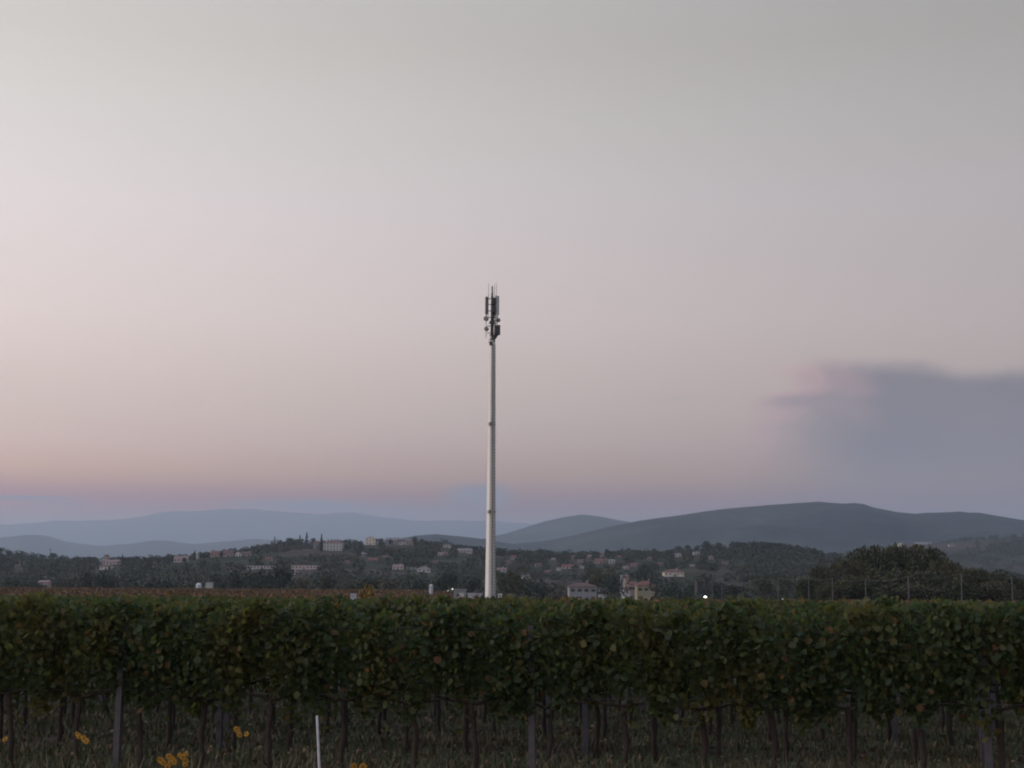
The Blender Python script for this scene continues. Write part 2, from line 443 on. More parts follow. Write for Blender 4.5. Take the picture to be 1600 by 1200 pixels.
# ------------------------------------------------------------------ grapevines
_k = [ray(px, 1080).x for px in (190, 834, 1540)]       # three posts of the nearest row, evenly spaced
_Y0 = 19.5
_Y2 = _Y0 * (_k[1] - _k[0]) / (_k[2] - _k[1])
_P0, _P2 = Vector((_k[0] * _Y0, _Y0, 0)), Vector((_k[2] * _Y2, _Y2, 0))
TH = math.atan2(_Y0 - _Y2, _P2.x - _P0.x)
RU = Vector((math.cos(TH), -math.sin(TH), 0))     # along a row, to the right and a little nearer
RN = Vector((math.sin(TH), math.cos(TH), 0))      # from row to row, away
ROW0 = _P0.copy()                    # a post of the nearest row
GAP, PSTEP, VSTEP = 2.8, (_P2 - _P0).length / 2, 0.86
def zg(x, y): return float(fbm(np.array([x * 0.35]), np.array([y * 0.35]))[0] * 0.06 * max(0, 1 - math.hypot(x, y) / 120))

def vine_leaves(seed, n):
    r = np.random.default_rng(seed)
    x = r.uniform(-.62, .62, n)
    z = 0.94 + 1.05 * r.beta(1.35, 1.15, n)
    low = 0.20 * np.sin(x * 4.3 + seed) + 0.13 * np.sin(x * 11 + seed * 2.3)
    z = z + low * np.clip(1.5 - (z - .95), 0, 1)
    topn = 0.06 * np.sin(x * 7 + seed * 1.7)
    z = z + topn * np.clip(z - 1.5, 0, 1)
    half = 0.13 + 0.17 * np.sin(np.clip((z - .9) / 1.35, 0, 1) * PI) ** .6
    y = half * np.sign(r.uniform(-1, 1, n)) * r.uniform(.25, 1.0, n) ** .6 + r.normal(0, .03, n)
    C = [np.stack([x, y, z], 1)]
    for k in range(7):      # shoots standing out of the top and hanging at the bottom
        x0, y0 = r.uniform(-.5, .5), r.uniform(-.2, .2)
        m = int(r.integers(5, 11))
        q = np.linspace(0, 1, m)[:, None]
        tip = np.array([r.uniform(-.2, .2), r.uniform(-.15, .15), r.uniform(.05, .19)])
        C.append(np.array([x0, y0, 1.93]) + q * tip + r.normal(0, .025, (m, 3)))
    for k in range(int(r.integers(1, 4))):
        x0 = r.uniform(-.4, .4); m = 26
        C.append(np.array([x0, r.uniform(-.2, 0), 1.02]) + r.normal(0, 1, (m, 3)) * [.09, .07, .13] - [0, 0, r.uniform(.02, .22)])
    C = np.concatenate(C)
    V, F = leaf_cloud(C, r.uniform(.045, .10, len(C)), 'lobed', up=0.1, rng=r)
    return V, F

FOL = [npmesh('foliage', *vine_leaves(100 + i, 1350), M_VINE) for i in range(10)]
FOLB = [npmesh('foliage', *vine_leaves(200 + i, 760), M_VINE) for i in range(6)]
def trunk_mesh(seed):
    r = random.Random(seed)
    m = MB()
    pts, rad = [], []
    x, y = 0, 0
    for i in range(8):
        z = i * .96 / 7
        pts.append((x, y, z - .06)); rad.append(r.uniform(.024, .042) * (1.25 - .35 * z))
        x += r.uniform(-.022, .022); y += r.uniform(-.02, .02)
    m.tube(pts, rad, 7)
    for s in (-1, 1):
        p = pts[-1]; q = [p]
        for k in range(1, 5): q.append((p[0] + s * .11 * k, p[1] + r.uniform(-.02, .02), p[2] + .02 * k + r.uniform(-.015, .02)))
        m.tube(q, [.024, .02, .017, .013, .01], 5)
    for k in range(3):
        x0 = r.uniform(-.4, .4)
        m.tube([(x0, 0, 1.0), (x0 + r.uniform(-.08, .08), r.uniform(-.1, .1), 1.5), (x0 + r.uniform(-.1, .1), r.uniform(-.12, .12), 2.0)], [.006, .005, .003], 4)
    return m.mesh('trunk', M_WOOD, True)
TRK = [trunk_mesh(i) for i in range(8)]

ORD = ['nearest', 'second', 'third', 'fourth', 'fifth', 'sixth', 'seventh', 'eighth', 'ninth', 'tenth']
VLAB = ['grapevine with dark trunk and yellowing green crown in the nearest row',
        'grapevine in the second row, its thin trunk seen between nearest trunks',
        'grapevine in the third row back, trunk foot seen on grass below the hedge',
        'grapevine in the fourth row back, mostly behind the nearer rows']
VR = random.Random(5)
n_v = 0
def row_range(k, extra=2.9):
    """parameter range along row k that the view needs"""
    o = ROW0 + RN * (GAP * k)
    out = []
    for sgn in (-1, 1):
        kx = sgn * 800 / FPX
        # o.x + t RU.x = kx (o.y + t RU.y)
        t = (kx * o.y - o.x) / (RU.x - kx * RU.y)
        out.append(t + sgn * extra)
    return o, out[0], out[1]
NROW_IND = 9
pofs = [0.0, 0.3, -.6, 1.2, .4, -1.0, .2, 1.5, .7]
for k in range(NROW_IND):
    o, t0, t1 = row_range(k)
    off = VR.uniform(0, VSTEP)
    t = math.floor(t0 / VSTEP) * VSTEP + off * .5
    while t < t1:
        tj = t + VR.uniform(-.07, .07)
        p = o + RU * tj + RN * VR.uniform(-.05, .05)
        if k < 3:
            js = [j for j in range(-1, 4) if t0 + .4 < j * PSTEP + pofs[k] < t1 - .4]
            j = min(js, key=lambda q: abs(q * PSTEP + pofs[k] - t))
            sd_ = 'left' if t < j * PSTEP + pofs[k] else 'right'
            nth = int(abs(t - (j * PSTEP + pofs[k])) / VSTEP)
            nm = ['left', 'middle', 'right'] if len(js) == 3 else (['left', 'right'] if len(js) == 2 else ['left', 'second', 'third', 'right'])
            lab = 'dark grapevine in the %s row, %s to the %s of its %s post' % (ORD[k], ['first', 'second', 'third', 'fourth', 'fifth', 'sixth', 'seventh'][min(nth, 6)], sd_, nm[js.index(j)])
            grp = 'grapevines of the %s row' % ORD[k]
        elif k < 4: lab, grp = VLAB[k], 'grapevines of the %s row' % ORD[k]
        else: lab, grp = 'grapevine in the rows further back, only its leafy top showing', 'grapevines of the rows further back'
        e = empty('grapevine', (p.x, p.y, zg(p.x, p.y)), lab, 'grapevine', grp, rz=-TH + (PI if VR.random() < .5 else 0))
        e.scale = (1, 1, VR.uniform(.97, 1.025))
        link('trunk', VR.choice(TRK), e)
        f = link('foliage', VR.choice(FOL if k < 2 else FOLB), e); f['kind'] = 'stuff'
        n_v += 1
        t += VSTEP
# posts: slender concrete, every few vines
PST = MB().box(-.04, .04, -.04, .04, -.3, 1.84, .006).mesh('vineyard_post', M_CONC)
posts = []
for k in range(NROW_IND):
    o, t0, t1 = row_range(k, 0.4)
    j = math.ceil((t0 - pofs[k]) / PSTEP)
    while j * PSTEP + pofs[k] < t1:
        p = o + RU * (j * PSTEP + pofs[k]) - RN * .07
        posts.append((k, p)); j += 1
pn = {}
for k, p in posts:
    i = pn.get(k, 0); pn[k] = i + 1
    if k == 0: lab = ['slim grey concrete post in the nearest row, near the left edge of the vines', 'slim grey concrete post in the nearest row, right of the mast', 'slim grey concrete post in the nearest row, near the right edge of the vines', 'slim grey concrete post at the far end of the nearest row'][min(i, 3)]
    elif k < 4: lab = 'slim grey concrete post seen under the foliage in the %s row' % ORD[k]
    else: lab = 'slim grey concrete post hidden among vines of the rows further back'
    if k > 5: continue
    q = link('vineyard_post', PST, None, (p.x, p.y, zg(p.x, p.y)), label=lab, category='post', group='concrete posts of the vineyard')
    q.rotation_euler = (VR.uniform(-.015, .015), VR.uniform(-.015, .015), -TH)
# trellis wires of the near rows
for k in range(3):
    o, t0, t1 = row_range(k, 2)
    for nm, zz in (('lower', .98), ('upper', 1.78)):
        m = MB(); pts = []
        for i in range(25):
            t = t0 + (t1 - t0) * i / 24; p = o + RU * t - RN * .20 if zz > 1.5 else o + RU * t - RN * .06
            pts.append((p.x, p.y, zz + .01 * math.sin(i * 1.3)))
        m.tube(pts, [.0022] * 25, 4)
        link('trellis_wire', m.mesh('trellis_wire', M_WIRE), None, None, label='thin %s trellis wire strung along the %s row of vines' % (nm, ORD[k]), category='wire', group='trellis wires of the near rows')

# rows beyond: one mass of foliage ridges with loose leaves (their tops show as a thin strip)
def row_mass(rows, tmin, tmax, density, size, top, r, spread=.28, cond=None):
    C = []
    for (o, a, b) in rows:
        n = int((b - a) * density)
        t = r.uniform(a, b, n)
        z = top - .02 - np.abs(r.normal(0, .33, n)) + 0.05 * np.sin(t * 2.1) + .03 * np.sin(t * 7.7)
        z = np.clip(z, .8, 9)
        yy = r.normal(0, spread * .7, n)
        P = np.array([[o.x, o.y, 0]]) + t[:, None] * np.array([[RU.x, RU.y, 0]]) + yy[:, None] * np.array([[RN.x, RN.y, 0]])
        P[:, 2] = z
        C.append(P)
    C = np.concatenate(C)
    if cond is not None: C = C[cond(C)]
    return C
r_ = np.random.default_rng(3)
MAST_D = 148.0
MASTP = at(766, 943, MAST_D); MX = MASTP.x
rows = []
for k in range(NROW_IND, 26):
    o, a, b = row_range(k, 2.5); rows.append((o, a, b))
C1 = row_mass(rows, 0, 0, 75, .2, 1.97, r_)
V, F = leaf_cloud(C1, r_.uniform(.12, .20, len(C1)), 'lobed', up=.4, rng=r_)
link('vineyard_rows', npmesh('vineyard_rows', V, F, M_VINE), kind='stuff', label='further rows of green grapevines seen only as leafy tops', category='vineyard')
rows = []
for k in range(26, 150):
    o, a, b = row_range(k, 4)
    rows.append((o, a, b))
C2 = row_mass(rows, 0, 0, 17, .5, 1.95, r_, .5, lambda P: (P[:, 0] < MX - 9 - (P[:, 1] - 148) * 0.01) | ((P[:, 1] < 108)))
C2[:, 2] += rise(C2[:, 0], C2[:, 1])
V, F = leaf_cloud(C2, r_.uniform(.4, .62, len(C2)), 'quad', up=.8, rng=r_)
link('vineyard_rows', npmesh('vineyard_rows', V, F, M_VFAR), kind='stuff', label='distant reddish brown vineyard in a thin strip left of the mast', category='vineyard')

# grass under the vines
def grass(n, x0, x1, y0, y1, h0, h1, r):
    y = r.uniform(y0, y1, n); x = r.uniform(-1, 1, n) * (y * .36 + 1.2)
    clump = fbm(x * .9 + 50, y * .9, 3) > -.5
    x, y = x[clump], y[clump]; n = len(x)
    z = fbm(x * .35, y * .35) * .06 * np.clip(1 - np.hypot(x, y) / 120, 0, 1)
    h = r.uniform(h0, h1, n); a = r.uniform(0, 2 * PI, n); wd = r.uniform(.004, .012, n) * 1.4
    lean = r.uniform(.1, .6, n) * h; la = r.uniform(0, 2 * PI, n)
    dxv, dyv = np.cos(a) * wd, np.sin(a) * wd
    b0 = np.stack([x - dxv, y - dyv, z - .01], 1); b1 = np.stack([x + dxv, y + dyv, z - .01], 1)
    mx, my = x + np.cos(la) * lean * .35, y + np.sin(la) * lean * .35
    m0 = np.stack([mx - dxv * .8, my - dyv * .8, z + h * .6], 1); m1 = np.stack([mx + dxv * .8, my + dyv * .8, z + h * .6], 1)
    tp = np.stack([x + np.cos(la) * lean, y + np.sin(la) * lean, z + h], 1)
    tp2 = tp + np.stack([dxv * .3, dyv * .3, 0 * z], 1)
    V = np.stack([b0, b1, m1, m0, tp2, tp], 1).reshape(-1, 3)
    base = (np.arange(n) * 6)[:, None]
    F = np.concatenate([base + np.array([[0, 1, 2, 3]]), base + np.array([[3, 2, 4, 5]])], 0)
    return V, F
M_GRASS = leafy('grass_blades', [(0, (.055, .068, .034, 1)), (.6, (.080, .085, .045, 1)), (.85, (.12, .10, .065, 1)), (1, (.17, .14, .10, 1))], patch=(.10, .07, .045, 1), pscale=.7)
link('grass', npmesh('grass', *grass(70000, 0, 0, 14, 36, .03, .13, r_), M_GRASS), kind='stuff', label='short dark grass growing between the vine rows', category='grass')
# fallen leaves and clods on the soil
nn = 5000
lx_, ly_ = r_.uniform(-1, 1, nn), r_.uniform(15, 34, nn); lx_ = lx_ * (ly_ * .36 + 1.2)
lz_ = fbm(lx_ * .35, ly_ * .35) * .06 * np.clip(1 - np.hypot(lx_, ly_) / 120, 0, 1) + r_.uniform(.01, .09, nn)
Vf, Ff_ = leaf_cloud(np.stack([lx_, ly_, lz_], 1), r_.uniform(.03, .075, nn), 'lobed', up=1.6, rng=r_)
link('fallen_leaves', npmesh('fallen_leaves', Vf, Ff_, leafy('dead_leaves', [(0, (.09, .05, .035, 1)), (.6, (.14, .08, .05, 1)), (1, (.20, .14, .08, 1))])), kind='stuff', label='brown fallen leaves scattered in the grass under the vines', category='leaves')
link('tall_grass', npmesh('tall_grass', *grass(2500, 0, 0, 15.5, 18.2, .25, .42, r_), M_GRASS), kind='stuff', label='taller seeding grass on the verge before the nearest vines', category='grass')

# ------------------------------------------------------------------ white stake and yellow flowers
p = at(499.5, 1212, 15.0); q = at(495.5, 1120, 15.2)
b0 = Vector((p.x + (p.x - q.x) * (p.z / (q.z - p.z)), 15.0, 0))
m = MB().tube([b0 - Vector((0, 0, .1)), p, q, q + Vector((0, 0, .012))], [.013, .013, .012, .007], 10)
o = link('garden_stake', m.mesh('garden_stake', plain('stake_paint', (.40, .40, .43), .6, scale=20, var=.25), True), label='thin white stake standing alone in the grass before the vines', category='stake')

def flower_plant(px, heads, D, label):
    """heads: list of (px, py) of yellow flower heads"""
    base = at(px, 1260, D); base.z = zg(base.x, base.y)
    e = empty('yellow_flower', base, label, 'flowering plant', 'yellow flowers on the verge')
    st = MB(); lf = []
    for i, (hx, hy) in enumerate(heads):
        h = at(hx, hy, D + random.uniform(-.2, .2)) - base
        st.tube([(random.uniform(-.03, .03), 0, -.02), (h.x * .45, h.y * .3, h.z * .5), tuple(h)], [.007, .005, .003], 5)
        for k in range(6):
            f = random.uniform(.15, .85); lf.append((h.x * f * .8, h.y * f * .7, h.z * f))
        # flower head: ring of petals around a small disc
        hd = MB(); R = random.uniform(.032, .048)
        nrm = Vector((random.uniform(-.7, .7), -1, random.uniform(-.1, .7))).normalized()
        u = nrm.cross(Vector((0, 0, 1))).normalized(); v = nrm.cross(u)
        npet = 11
        for j in range(npet):
            a = 2 * PI * j / npet + random.uniform(-.1, .1); d = u * math.cos(a) + v * math.sin(a); s = nrm.cross(d)
            rr = R * random.uniform(.85, 1.1)
            hd.add([h + d * R * .2, h + d * rr * .6 + s * rr * .2 + nrm * .006, h + d * rr - nrm * .004, h + d * rr * .6 - s * rr * .2 + nrm * .006], [(0, 1, 2, 3)])
        link('petals', hd.mesh('petals', M_YEL), e)
        dc = MB().tube([h - nrm * .004, h + nrm * .012], [R * .2, R * .15], 7)
        link('flower_disc', dc.mesh('flower_disc', plain('flower_disc', (.22, .11, .02), .8)), e)
    link('stem', st.mesh('stem', M_STEM), e)
    Vv, Ff = leaf_cloud(np.array(lf), np.full(len(lf), .10), 'quad', aspect=.35)
    link('leaves', npmesh('leaves', Vv, Ff, M_STEM), e, kind='stuff')
flower_plant(127, [(121, 1147), (124, 1151), (131, 1154), (135, 1158)], 16.4, 'yellow flower plant at the left among the vine trunks')
flower_plant(8, [(8, 1155)], 16.4, 'single yellow flower at the extreme left edge')
flower_plant(258, [(251, 1188), (255, 1192), (262, 1198)], 15.6, 'lower of two bright yellow flower clusters, left half')
flower_plant(275, [(264, 1182), (268, 1186), (272, 1190), (267, 1193)], 15.9, 'bright yellow flower cluster in the middle of the bottom left group')
flower_plant(288, [(281, 1180), (286, 1183), (289, 1189), (291, 1178), (289, 1195)], 15.7, 'bright yellow flower cluster on the right of the bottom left group')
flower_plant(375, [(370, 1139), (372, 1143), (374, 1148), (385, 1147)], 16.6, 'yellow flower plant left of the white stake')
flower_plant(560, [(553, 1197), (567, 1198)], 15.8, 'two yellow flower heads peeping in at the bottom, right of the stake')

# ------------------------------------------------------------------ trees
def crown_mesh(seed, lobes, n, ls, mt, hw=1.0, hh=1.0):
    """unit crown: about 1 wide radius, 1 tall, base at z=0"""
    r = np.random.default_rng(seed)
    C = []
    for i in range(lobes):
        a = r.uniform(0, 2 * PI); q = r.uniform(.15, .62)
        zc = r.uniform(.28, .78)
        c = np.array([math.cos(a) * q, math.sin(a) * q, zc]); rad = r.uniform(.22, .42) * (1.15 - .4 * abs(zc - .5))
        m_ = int(n / lobes)
        d = r.normal(size=(m_, 3)); d /= np.linalg.norm(d, axis=1)[:, None]
        rr = rad * r.uniform(.45, 1.08, m_) ** .5
        C.append(c + d * rr[:, None] * np.array([1, 1, .72]))
    C = np.concatenate(C); C[:, 0] *= hw; C[:, 1] *= hw; C[:, 2] = np.clip(C[:, 2], .02, 1.1) * hh
    return leaf_cloud(C, r.uniform(.6, 1.4, len(C)) * ls, 'quad', up=.3, rng=r)
def tree_trunk(seed):
    r = random.Random(seed); m = MB()
    m.tube([(0, 0, -.08), (.01, 0, .15), (.02, .01, .35), (.0, .02, .6), (.02, 0, .85)], [.055, .042, .034, .022, .006], 7)
    for i in range(5):
        a = r.uniform(0, 2 * PI); z = r.uniform(.2, .45); L = r.uniform(.25, .45)
        m.tube([(.01, 0, z), (math.cos(a) * L * .5, math.sin(a) * L * .5, z + .16), (math.cos(a) * L, math.sin(a) * L, z + .36)], [.024, .014, .004], 5)
    return m.mesh('trunk', M_WOOD)
def dome_mesh(seed, n, ls):
    r = np.random.default_rng(seed)
    d = r.normal(size=(n, 3)); d[:, 2] = d[:, 2] + .25; d /= np.linalg.norm(d, axis=1)[:, None]
    az_ = np.arctan2(d[:, 1], d[:, 0]); k = seed * 1.3
    lob = 1 + .10 * np.sin(az_ * 3 + k + d[:, 2] * 4) + .07 * np.sin(az_ * 7 + k * 2 + d[:, 2] * 9) + .05 * np.sin(d[:, 2] * 15 + az_ * 4)
    q = lob * r.uniform(.35, 1.0, n) ** .35
    C = d * q[:, None] * np.array([.86, .86, .50]); C[:, 2] += .46
    return leaf_cloud(C, r.uniform(.6, 1.4, n) * ls, 'quad', up=.3, rng=r)
TT = [tree_trunk(i) for i in range(4)]
CR_BIG = [npmesh('crown', *crown_mesh(20 + i, 22, 6200, .055, M_TREE), M_TREE) for i in range(4)]
CR_DOME = [npmesh('crown', *dome_mesh(31 + i, 5200, .052), M_TREE) for i in range(3)]
CR_DARK = [npmesh('crown', *crown_mesh(40 + i, 9, 700, .085, M_DARKTREE), M_DARKTREE) for i in range(4)]
CR_MID = [npmesh('crown', *crown_mesh(60 + i, 9, 700, .085, M_TREE), M_TREE) for i in range(4)]
def cyp_mesh(seed):
    r = np.random.default_rng(seed); n = 420
    z = r.uniform(0.04, 1, n); rad = .085 * np.sin(np.clip(z * .93 + .1, 0, 1) * PI) ** .55 * (1.15 - z * .55)
    a = r.uniform(0, 2 * PI, n); q = r.uniform(.5, 1.05, n)
    C = np.stack([np.cos(a) * rad * q, np.sin(a) * rad * q, z], 1)
    return leaf_cloud(C, r.uniform(.03, .055, n), 'quad', rng=r)
CYP = [npmesh('crown', *cyp_mesh(80 + i), M_CYP) for i in range(3)]
TR = random.Random(9)
def tree(pos, h, wd, label, group=None, crowns=CR_DARK, name='tree', clear=.12):
    e = empty(name, pos, label, 'tree', group, rz=TR.uniform(0, 6.28))
    t_ = link('trunk', TR.choice(TT), e); t_.scale = (h * .8, h * .8, h * .9)
    c = link('crown', TR.choice(crowns), e, (0, 0, h * clear)); c.scale = (wd / 1.7, wd / 1.7, h * (1 - clear) / 1.0)
    return e
def cypress(px, ytop, ybase, label, wpx=4, group=None, D=None):
    p = hit(px, ybase) if D is None else at(px, ybase, D)
    if D is not None: p.z = 0
    h = (ybase - ytop) / FPX * p.y + 1.0
    e = empty('cypress_tree', p - Vector((0, 0, .8)), label, 'tree', group)
    t_ = link('trunk', TT[0], e); t_.scale = (h * .35, h * .35, h * .5)
    c = link('crown', TR.choice(CYP), e); wd = wpx / FPX * p.y / .17
    c.scale = (wd, wd, h)
    return e

# big near clump on the right
for (px, yt, wpx, D, lab) in [
    (1262, 903, 40, 385, 'low bush tree at the left end of the big clump'),
    (1290, 887, 52, 392, 'small round tree on the left slope of the big clump'),
    (1325, 874, 58, 400, 'middle sized tree on the left shoulder of the big clump'),
    (1362, 856, 72, 410, 'tall round tree forming the left top of the big clump'),
    (1405, 853, 74, 415, 'tallest dark tree in the middle top of the big clump'),
    (1427, 855, 60, 418, 'tall tree filling the gap in the middle of the big clump'),
    (1446, 855, 66, 408, 'tall tree forming the right top of the big clump'),
    (1385, 884, 78, 385, 'olive tree standing in front of the tallest trees of the clump'),
    (1440, 893, 70, 378, 'lighter olive tree in front of the right top of the clump'),
    (1478, 875, 52, 396, 'brownish tree stepping down on the right of the clump'),
    (1512, 889, 56, 390, 'broad tree right of the clump with yellowish leaves'),
    (1338, 900, 60, 375, 'low leafy tree in front of the left shoulder of the clump'),
    (1546, 893, 54, 400, 'rounded tree between the clump and the right edge'),
    (1582, 896, 56, 395, 'dark tree near the right edge of the picture'),
    (1625, 893, 60, 400, 'dark tree cut by the right edge of the picture'),
    (1486, 902, 60, 372, 'low bushy tree before the brownish tree of the clump'),
    (1560, 910, 66, 370, 'low wide shrub before the right hand trees'),
    (1300, 912, 50, 370, 'low shrub before the left slope of the clump'),
    (1410, 912, 80, 366, 'broad low shrub at the foot of the tallest trees')]:
    p = at(px, 930, D); p.z = 0
    tree(p, (936 + (px - 800) * .0058 - yt) / FPX * D * 1.0 + CAM_H, wpx / FPX * D * 1.22, lab, 'trees of the big clump on the right', CR_DOME if yt < 884 else CR_BIG, 'broadleaf_tree', .05)

# dark trees standing on the plain before the hills
for (px, yt, wpx, D, cr, lab) in [
    (20, 905, 34, 760, 0, 'dark low tree at the left edge below the hill'),
    (48, 907, 44, 720, 0, 'wide dark tree near the left edge below the hill'),
    (100, 902, 40, 800, 1, 'olive tree on the plain under the left village tower house'),
    (138, 893, 48, 760, 0, 'large dark tree below the pink house with tower'),
    (165, 896, 44, 730, 0, 'large dark tree just right of the larger dark one at left'),
    (228, 902, 50, 780, 0, 'broad dark tree left of the white water tank'),
    (262, 906, 44, 760, 0, 'low dark tree close to the left of the white water tank'),
    (296, 908, 34, 860, 1, 'small olive tree behind the white water tank'),
    (352, 896, 40, 800, 0, 'dark tree right of the white water tank'),
    (372, 884, 42, 780, 0, 'dark tall tree left of the long low building'),
    (404, 888, 44, 720, 0, 'dark round tree in front of the long low building'),
    (436, 882, 52, 730, 0, 'largest dark round tree below the villa hill'),
    (470, 900, 44, 760, 1, 'olive tree right of the largest dark round tree'),
    (512, 900, 40, 640, 0, 'isolated dark round tree on the plain below the villa'),
    (545, 906, 40, 760, 1, 'pale olive tree behind the grey pillar'),
    (572, 902, 42, 700, 0, 'dark round tree left of the pale leaning field'),
    (608, 900, 44, 760, 1, 'olive tree midway between the villa and the mast'),
    (645, 903, 40, 740, 0, 'dark tree left of the white silo'),
    (695, 893, 44, 760, 0, 'dark tree above the grey container'),
    (735, 900, 42, 740, 0, 'dark tree just left of the mast'),
    (795, 886, 52, 620, 1, 'green tree just right of the mast'),
    (826, 906, 44, 700, 0, 'low dark tree left of the farmhouse'),
    (846, 910, 40, 680, 0, 'low dark tree touching the farmhouse on its left'),
    (935, 884, 52, 860, 1, 'green tree rising behind the farmhouse'),
    (957, 900, 44, 780, 0, 'dark tree between the farmhouse and the yellow house'),
    (1008, 879, 28, 1000, 0, 'tall dark tree behind the yellow house'),
    (1040, 908, 46, 760, 0, 'dark tree right of the yellow house'),
    (1062, 914, 40, 700, 0, 'low dark shrub right of the yellow house'),
    (1120, 908, 44, 700, 0, 'dark tree above the bright lamp'),
    (1148, 912, 40, 680, 0, 'low dark tree right of the bright lamp'),
    (1195, 898, 44, 720, 1, 'brownish tree left of the big clump'),
    (1222, 896, 46, 740, 1, 'brownish tree close to the big clump on its left')]:
    p = at(px, 930, D); p.z = 0
    hz = 934 + (px - 800) * .0058
    tree(p, (hz - yt) / FPX * D + CAM_H, wpx / FPX * D * 1.1, lab, 'trees on the plain below the hills', CR_MID if cr else CR_DARK, 'broadleaf_tree', .04)
p = at(568, 922, 95); p.z = 0
tree(p, 2.3 + 1.0, 1.3, 'small yellow leaved shrub right of the grey pillar', None, [npmesh('crown', *crown_mesh(91, 6, 260, .12, None), leafy('yellow_leaves', [(0, (.12, .09, .02, 1)), (1, (.26, .16, .03, 1))]))], 'shrub', .1)

# skyline trees of the village hill
for (px, yt, yb, wpx, lab) in [
    (191, 866, 880, 3.5, 'slim dark cypress right of the pink tower house'), (304, 860, 876, 4, 'dark cypress beside the small white bell tower'),
    (429, 838, 854, 3.2, 'leftmost cypress on the villa hill'), (468.5, 836, 852, 4, 'middle cypress left of the villa'),
    (479, 832, 851, 4.6, 'tallest cypress just left of the villa'), (502, 835, 862, 5, 'cypress dividing the two halves of the villa')]:
    cypress(px, yt, yb, lab, wpx)
for (px, yt, yb, wpx) in [(437, 842, 852, 10), (455, 839, 851, 17), (446, 845, 853, 10), (490, 841, 851, 12), (516, 841, 850, 8), (527, 841, 850, 14), (545, 842, 851, 9), (553, 843, 851, 9),
    (563, 845, 852, 9), (596, 839, 850, 9), (610, 841, 850, 10), (648, 837, 850, 13), (659, 839, 850, 10), (668, 846, 852, 12), (694, 843, 855, 14), (712, 850, 858, 10), (745, 856, 864, 12), (784, 857, 870, 16),
    (800, 861, 870, 12), (820, 862, 870, 13), (846, 858, 872, 16), (856, 860, 871, 14), (882, 861, 872, 16), (905, 863, 872, 11), (948, 858, 872, 10), (962, 860, 870, 14), (976, 857, 868, 14), (992, 860, 868, 10),
    (1022, 857, 866, 9), (1060, 853, 864, 14), (1075, 852, 862, 12), (1090, 852, 862, 12), (1105, 845, 862, 17), (1125, 852, 860, 14), (1150, 846, 860, 18), (1163, 847, 858, 14), (1180, 847, 858, 20), (1200, 848, 859, 18), (1215, 848, 860, 16),
    (1232, 852, 862, 14), (1250, 855, 866, 16), (1270, 860, 870, 14), (1302, 863, 874, 14), (0, 856, 866, 18), (14, 860, 870, 14), (30, 864, 873, 14), (50, 866, 875, 18), (66, 867, 874, 14), (84, 864, 876, 16), (100, 868, 878, 15),
    (118, 870, 880, 16), (140, 872, 882, 14), (150, 873, 882, 12), (200, 871, 882, 12), (215, 876, 884, 16), (236, 874, 884, 12), (246, 873, 882, 10), (262, 870, 882, 10), (288, 872, 880, 9), (318, 866, 874, 9), (347, 861, 870, 9), (396, 854, 862, 12), (412, 852, 860, 12)]:
    seg = [(185, 'left of the slim cypress at the far left'), (425, 'between the far left cypress and the villa hill'), (560, 'around the hilltop villa'), (760, 'between the villa and the mast'), (1000, 'just right of the mast'), (1130, 'left of the tallest skyline clump'), (1700, 'at the right end of the village hill')]
    sg = [b_ for a_, b_ in seg if px < a_][0]
    p = hit(px, yb); h = max(4.5, (yb - yt) / FPX * p.y + 1.2)
    tree(p - Vector((0, 0, .8)), h, wpx / FPX * p.y * 1.15, 'dark round skyline tree ' + sg, 'skyline trees of the village hill', CR_DARK, 'broadleaf_tree', .02)

